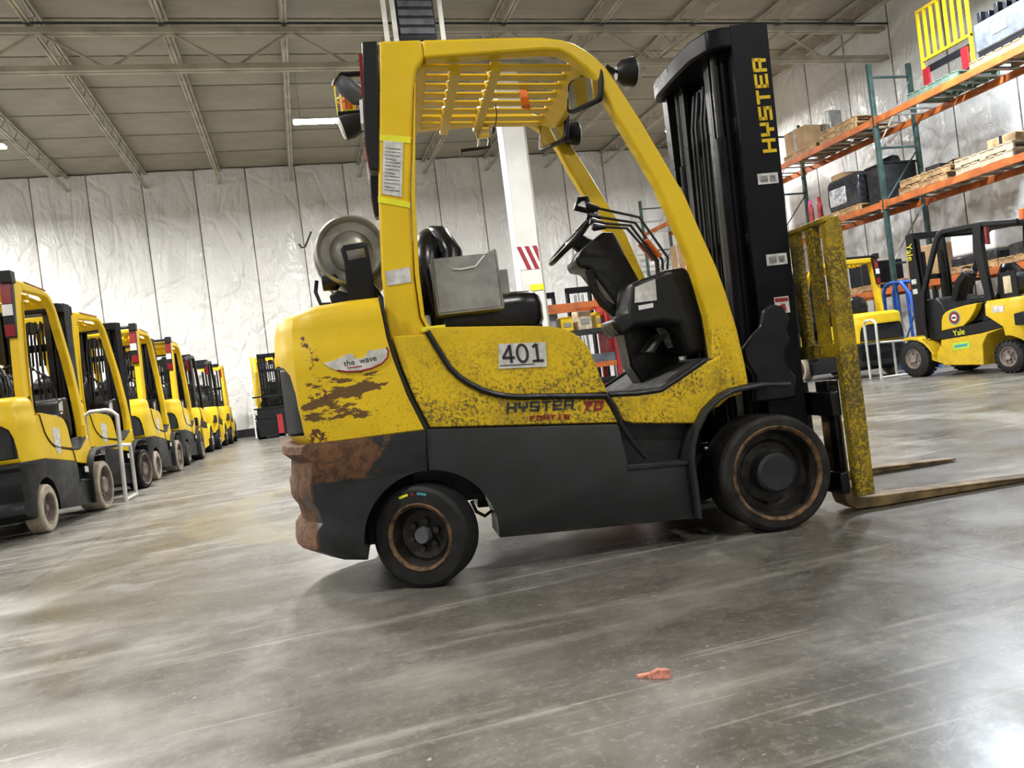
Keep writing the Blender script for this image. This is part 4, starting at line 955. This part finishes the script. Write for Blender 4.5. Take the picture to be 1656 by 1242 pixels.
# ------------------------------------------------------------------ pallet rack along the right wall
RX0, RX1 = 12.0, 13.1
UY = [9.54, 13.24, 16.98, 20.7, 24.4]; LEV = [1.69, 3.47, 5.19]; TOPZ = 6.32
rack = empty('pallet_rack', (12.55, 16.97, 0)); tag(rack, 'long pallet rack with green uprights and orange beams along the right wall', 'rack')
OX, OY = 12.55, 16.97
def up_mesh(): 
    m = MB(); m.box(-.045, .045, -.04, .04, .012, TOPZ); m.box(-.09, .09, -.08, .08, 0, .012); return m
u0 = None
for y in UY:
    for x in (RX0 + .05, RX1 - .05):
        if u0 is None: u0 = up_mesh().build('upright', 'rack_green', rack, bevel=.006, loc=(x - OX, y - OY, 0))
        else: c = u0.copy(); COL.objects.link(c); c.location = (x - OX, y - OY, 0)
    for z in (.35, 2.15, 4.55, 6.02): MB().box(RX0 + .09 - OX, RX1 - .09 - OX, y - .02 - OY, y + .02 - OY, z, z + .04).build('strut', 'rack_green', rack)
    for k, (za, zb) in enumerate(((.4, 2.1), (2.2, 3.35), (3.45, 4.5), (4.62, 5.95))):
        MB().tube([(RX0 + .08 - OX, y - OY, za), (RX1 - .08 - OX, y - OY, zb)], .016, 6).build('diagonal_brace', 'galvanised' if k % 2 else 'rack_green', rack)
bm0 = None; db0 = None
for a, b in zip(UY, UY[1:]):
    for z in LEV:
        for x in (RX0 + .0, RX1 - .05):
            if bm0 is None:
                m = MB(); L = b - a - .08
                m.prism([(0, -.13), (.05, -.13), (.05, -.03), (.035, -.03), (.035, 0), (0, 0)], -L / 2, L / 2, axis='y')
                bm0 = m.build('beam', 'rack_orange', rack, bevel=.003)
            else:
                bm0_ = bm0.copy(); COL.objects.link(bm0_); bm0 = bm0_
            bm0.location = (x - OX, (a + b) / 2 - OY, z)
            for e in (a + .05, b - .05):
                MB().box(x - OX - .008, x - OX + .055, e - OY - .02, e - OY + .02, z - .17, z + .03).build('beam_clip', 'rack_orange', rack)
        for k in range(11):
            if db0 is None: db0 = MB().box(-.5, .5, -.022, .022, -.03, -.005).build('deck_bar', 'galvanised', rack)
            else: d = db0.copy(); COL.objects.link(d); db0 = d
            db0.location = (12.55 - OX, a + .25 + k * .32 - OY, z)
# ------------------------------------------------------------------ goods on the rack
def pallet_builder():
    t = empty('pallet'); b = MB().box(-.5, .5, -.06, .06, 0, .02)
    first = None
    def board(lx, ly, z, wx, wy, h):
        return MB().box(-wx / 2, wx / 2, -wy / 2, wy / 2, 0, h).build('board', 'wood', t, smooth=False, loc=(lx, ly, z))
    top = board(0, -.52, .118, 1.0, .13, .02)
    for k in range(1, 7):
        c = top.copy(); COL.objects.link(c); c.location = (0, -.52 + k * .173, .118)
    for y in (-.53, 0, .53):
        c = top.copy(); COL.objects.link(c); c.location = (0, y, 0)
    s0 = MB().box(-.022, .022, -.59, .59, 0, .098).build('stringer', 'wood', t, smooth=False, loc=(-.47, 0, .02))
    for x in (0, .47):
        c = s0.copy(); COL.objects.link(c); c.location = (x, 0, .02)
    return t
pal0 = pallet_builder(); pal_used = [False]
def pallet(x, y, z, rz, label, mat=None, group='pallets on the rack', sc=1.0):
    p = pal0 if not pal_used[0] else copy_tree(pal0); pal_used[0] = True
    p.location = (x, y, z); p.rotation_euler = (0, 0, rz); p.scale = (sc, sc, 1)
    if mat:
        for ch in p.children:
            for sl in ch.material_slots: sl.link = 'OBJECT'; sl.material = MATS[mat]
    tag(p, label, 'pallet', group); return p
def box_goods(name, x, y, z, sx, sy, sz, mat, label, cat, rz=0.0, strap=None, bevel=.02):
    t = empty(name, (x, y, z), rz); tag(t, label, cat)
    MB().box(-sx / 2, sx / 2, -sy / 2, sy / 2, 0, sz).build('body', mat, t, bevel=bevel)
    MB().box(-sx / 2 - .004, sx / 2 + .004, -.03, .03, -.0 + .002, sz + .004).build('band', strap or mat, t)
    return t
Z1, Z2, Z3 = LEV
XM = 12.55
# upper level
pallet(XM, 15.75, Z3, 0, 'wooden pallet under the shrink-wrapped carton on the upper rack level')
box_goods('carton', XM, 15.95, Z3 + .138, .85, .75, .55, 'cardboard', 'shrink-wrapped brown carton on the upper rack level next to the mast', 'box', .05, 'wrap_clear')
box_goods('grey_cabinet', XM + .2, 15.35, Z3 + .138, .35, .30, .75, 'galvanised', 'tall grey metal case standing behind the carton on the upper level', 'case', 0, 'steel')
pallet(XM, 14.40, Z3, 0, 'lower of two empty wooden pallets stacked beside the rack upright'); pallet(XM + .02, 14.42, Z3 + .14, .02, 'upper of two empty wooden pallets stacked beside the rack upright')
pallet(XM, 11.75, Z3, 0, 'green painted pallet carrying the yellow load backrest on the upper level', 'wood_green')
lb = empty('load_backrest', (XM - .05, 11.75, Z3 + .138)); tag(lb, 'yellow barred load backrest with two red shanks on a green pallet', 'load backrest')
for y in (-.56, -.40, -.24, -.08, .08, .24, .40, .56): MB().box(-.025, .025, y - .02, y + .02, .62 if abs(y) < .5 else .0, 1.60).build('bar', 'yellow_clean', lb)
for z in (.62, 1.58): MB().box(-.03, .03, -.58, .58, z, z + .05).build('rail', 'yellow_clean', lb)
MB().box(.03, .09, -.50, .50, .40, .52).build('carriage_bar', 'black_paint', lb); MB().box(-.1, .1, -.55, .55, 0, .06).build('base_bar', 'black_paint', lb)
for y in (-.45, .45): MB().box(-.08, -.03, y - .07, y + .07, .06, .46).build('red_shank', 'red_lens', lb)
pallet(XM, 10.3, Z3, 0, 'wooden pallet under the grey machine at the top right')
gm = empty('engine_block', (XM, 10.3, Z3 + .138)); tag(gm, 'grey machine block with black ribbed top at the top right corner', 'machine')
MB().box(-.42, .42, -.50, .50, .12, .62).build('body', 'grey_machine', gm, bevel=.03); MB().box(-.40, .40, -.46, .46, 0, .12).build('skid', 'black_paint', gm)
for k in range(6): MB().box(-.36, .36, -.48 + k * .17, -.40 + k * .17, .62, .76 + .06 * (k % 2)).build('rib', 'black_paint', gm, bevel=.01)
MB().box(-.43, -.42, -.15, .15, .30, .48).build('plate', 'paper', gm)
# middle level
pallet(XM, 14.55, Z2, 0, 'wooden pallet under the black wrapped load beside the green upright')
wl_ = empty('wrapped_load', (XM, 14.5, Z2 + .138)); tag(wl_, 'black stretch-wrapped load with a carton on top beside the green upright', 'wrapped load')
MB().loft([[(x * k, y * k, z) for x, y in ((-.45, -.52), (.45, -.52), (.45, .52), (-.45, .52))] for z, k in ((0, .95), (.2, 1), (.6, .97), (.72, .9))]).build('body', 'wrap_black', wl_, bevel=.04, segs=3)
MB().box(-.30, .30, .10, .50, .66, .86).build('carton', 'cardboard', wl_, bevel=.01)
MB().box(-.47, -.44, -.10, .42, .12, .50).build('film', 'wrap_clear', wl_, bevel=.01)
tk2 = empty('steel_bin', (XM + .1, 13.62, Z2)); tag(tk2, 'dark green steel bin behind the rack upright on the middle level', 'bin')
MB().box(-.42, .42, -.26, .26, 0, .85).build('body', 'charcoal', tk2, bevel=.02); MB().box(-.44, .44, -.28, .28, .80, .85).build('rim', 'black_paint', tk2, bevel=.01); MB().prism([(-.2, .85), (.1, .85), (.05, .98), (-.1, 1.0)], -.2, .1).build('hood', 'black_paint', tk2)
for k, y in enumerate((15.95, 15.62)):
    rb = empty('gas_bottle', (RX0 + .35, y, Z2)); tag(rb, ['slim red gas bottle with pink cap, left one of two on the middle rack level', 'slim red gas bottle, right one of two on the middle rack level'][k], 'gas bottle')
    MB().lathe([(0, .001), (0, .065), (.50, .065), (.58, .04), (.60, .001)], (0, 0, 0), 'z', 14).build('body', 'red_paint', rb, ang=50); MB().lathe([(.58, .04), (.68, .04), (.70, .001)], (0, 0, 0), 'z', 12).build('cap', 'pink' if k == 0 else 'ink_red', rb)
pallet(XM, 12.25, Z2, 0, 'wooden pallet under the iron parts right of the green upright'); pallet(XM, 12.2, Z2 + .14, .03, 'second wooden pallet stacked under the iron parts')
ip = empty('iron_parts', (XM, 12.2, Z2 + .278)); tag(ip, 'heap of black iron brackets on wooden pallets on the middle level', 'metal parts')
rn = random.Random(3)
for k in range(7): MB().box(-.12, .12, -.16, .16, 0, .10 + .08 * rn.random(), Matrix.Translation((rn.uniform(-.3, .3), -.4 + .13 * k, 0)) @ Matrix.Rotation(rn.uniform(-.5, .5), 4, 'Z')).build('bracket', 'black_paint' if k % 3 else 'wood', ip)
pallet(XM, 10.85, Z2, 0, 'lower cream painted pallet at the right edge of the middle level', 'wood_pale'); pallet(XM, 10.85, Z2 + .14, .02, 'upper cream painted pallet at the right edge of the middle level', 'wood_pale')
box_goods('wooden_crate', XM, 10.55, Z2 + .278, .8, .55, .16, 'wood', 'low wooden crate on the cream pallets at the right edge', 'crate', .03, 'black_paint')
# lower level
pallet(XM, 11.39, Z1, 0, 'wooden pallet on the lowest rack beam behind the black guard', None); pallet(XM, 10.19, Z1, 0, 'wooden pallet on the lowest rack beam right of the black guard')
wb = empty('wrapped_load', (XM, 11.39, Z1 + .138)); tag(wb, 'white wrapped load with black base seen through the black-guarded cab', 'wrapped load')
MB().box(-.4, .4, -.5, .5, 0, .18).build('base', 'wrap_black', wb, bevel=.03); MB().box(-.38, .38, -.48, .48, .18, .62).build('body', 'white_plastic', wb, bevel=.05, segs=3)
box_goods('black_case', XM, 10.19, Z1 + .138, .8, .9, .22, 'wrap_black', 'flat black case on the pallet right of the black guard', 'case', 0, 'charcoal')
box_goods('carton', XM, 12.58, Z1 + .14, .8, .8, .55, 'cardboard', 'brown carton behind the guard of the bright yellow forklift', 'box', 0, 'wood'); pallet(XM, 12.58, Z1, 0, 'wooden pallet under the brown carton on the lowest beam')
pallet(XM, 14.3, Z1, 0, 'wooden pallet on the lowest beam behind the yellow forklifts'); box_goods('carton', XM, 14.3, Z1 + .14, .75, .8, .5, 'black_paint', 'dark case on the lowest beam behind the yellow forklifts', 'case', 0, 'charcoal')
for (y, z, m, lb_, h) in ((18.9, Z3, 'cardboard', 'brown carton high on the far rack bay', .7), (18.7, Z2, 'wrap_black', 'black wrapped load on the far rack bay', .8), (22.4, Z2, 'cardboard', 'brown carton on the farthest rack bay', .8), (18.6, Z1, 'grey_machine', 'grey machine low on the far rack bay', .7)):
    pallet(XM, y, z, 0, 'wooden pallet under the ' + lb_); box_goods('stored_load', XM, y, z + .138, .8, .95, h, m, lb_, 'load', 0, 'wrap_clear')
# blue tubular stand in front of the rack
bs = empty('tube_stand', (11.45, 12.35, 0)); tag(bs, 'blue tubular stand showing through the window of the bright yellow forklift', 'stand')
for x in (-.12, .12):
    MB().tube([(x, .45, 0), (x, .42, 1.55), (x, .35, 1.68), (x, .2, 1.72), (x, -.05, 1.70), (x, -.25, 1.45), (x, -.5, .0)], .035, 8).build('hoop', 'blue_paint', bs)
    MB().tube([(x, .08, 1.70), (x, .05, .1)], .03, 8).build('post', 'blue_paint', bs)
for z, y in ((.4, .44), (1.70, .08)): MB().tube([(-.12, y, z), (.12, y, z)], .025, 8).build('crossbar', 'blue_paint', bs)

# ------------------------------------------------------------------ things beyond the cab of the worn forklift
lr = empty('cantilever_rack', (6.45, 17.3, 0)); tag(lr, 'low orange and red steel rack seen through the cab of the worn forklift', 'rack')
for y in (-.45, .45):
    for x in (-.85, .82): MB().box(x - .05, x + .05, y - .05, y + .05, 0, 2.5 if x < 0 else 2.95).build('upright', 'red_paint' if x > 0 else 'rack_green', lr)
    MB().box(-.85, .82, y - .03, y + .03, 2.22, 2.36).build('beam', 'rack_orange', lr); MB().box(-.85, .95, y - .03, y + .03, .80, .92).build('beam', 'rack_orange', lr)
MB().box(-.8, .9, -.45, .45, .92, 1.12).build('shelf_plate', 'grey_machine', lr); MB().prism([(.70, .9), (1.35, .9), (1.35, 1.32), (1.05, 1.40), (.9, 2.0), (.82, 2.95), (.70, 2.95)], -.3, .3).build('red_gusset', 'red_paint', lr, bevel=.02)
MB().box(-.8, .75, -.42, .42, 1.62, 1.72).build('shelf_plate', 'charcoal', lr)
for k, (x, w_, h_, m) in enumerate(((-.6, .22, .45, 'grey_machine'), (-.25, .3, .35, 'yellow_clean'), (.2, .35, .45, 'wood_pale'), (.55, .12, .40, 'yellow_clean'))):
    t_ = empty('stored_part', (6.45 + x, 17.3, 1.72)); tag(t_, ['grey casting on the orange rack', 'yellow part on the orange rack', 'pale wooden board on the orange rack', 'narrow yellow post on the orange rack'][k] + ' seen through the cab', 'part')
    MB().box(-w_ / 2, w_ / 2, -.2, .2, 0, h_).build('body', m, t_, bevel=.02); MB().box(-w_ * .3, w_ * .3, -.22, -.2, h_ * .3, h_ * .6).build('plate', 'steel', t_)
def mast_unit(x, y, h, label):
    t_ = empty('spare_mast', (x, y, 0)); tag(t_, label, 'mast', 'spare masts standing behind the orange rack')
    for s in (-1, 1): MB().box(s * .28, s * .34, -.08, .08, 0, h).build('channel', 'black_mast', t_)
    MB().box(-.34, .34, -.06, .06, h - .15, h).build('top_tie', 'black_mast', t_); MB().box(-.34, .34, -.06, .06, .2, .35).build('bottom_tie', 'black_mast', t_)
    for s in (-.1, .1): MB().cyl((s, 0, .1), (s, 0, h - .2), .035, 10).build('cylinder', 'steel', t_)
mast_unit(6.35, 19.2, 2.9, 'dark spare mast standing left behind the orange rack'); mast_unit(7.3, 19.0, 2.95, 'dark spare mast standing in the middle behind the orange rack'); mast_unit(8.3, 19.3, 2.7, 'dark spare mast standing right behind the orange rack')
# lower dark machine parts under the rack
ub = empty('machine_base', (6.6, 17.3, 0)); tag(ub, 'dark machine base under the low orange rack', 'machine'); MB().box(-.7, .6, -.38, .38, 0, .55).build('body', 'black_paint', ub, bevel=.03); MB().box(-.5, .4, -.40, -.38, .1, .4).build('cover', 'red_paint', ub)
# torn scrap on the floor
sc = MB(); pts = [(-.055, .0), (-.035, .014), (-.01, .010), (.012, .016), (.05, -.004), (.058, -.012), (.02, -.013), (-.005, -.016), (-.02, -.006), (-.045, -.008)]
sc.prism(pts, .001, .010, axis='z'); sc.v = [(x, y, z + (.012 * math.sin(x * 40) + .010 if z > .005 else 0)) for x, y, z in sc.v]
so = sc.build('paper_scrap', 'pink_scrap', None); so.location = (.785, 1.85, 0); so.scale = (.8, .8, .8); so.rotation_euler = (0, 0, R(-32)); tag(so, 'torn pinkish scrap lying on the bare concrete floor', 'scrap')
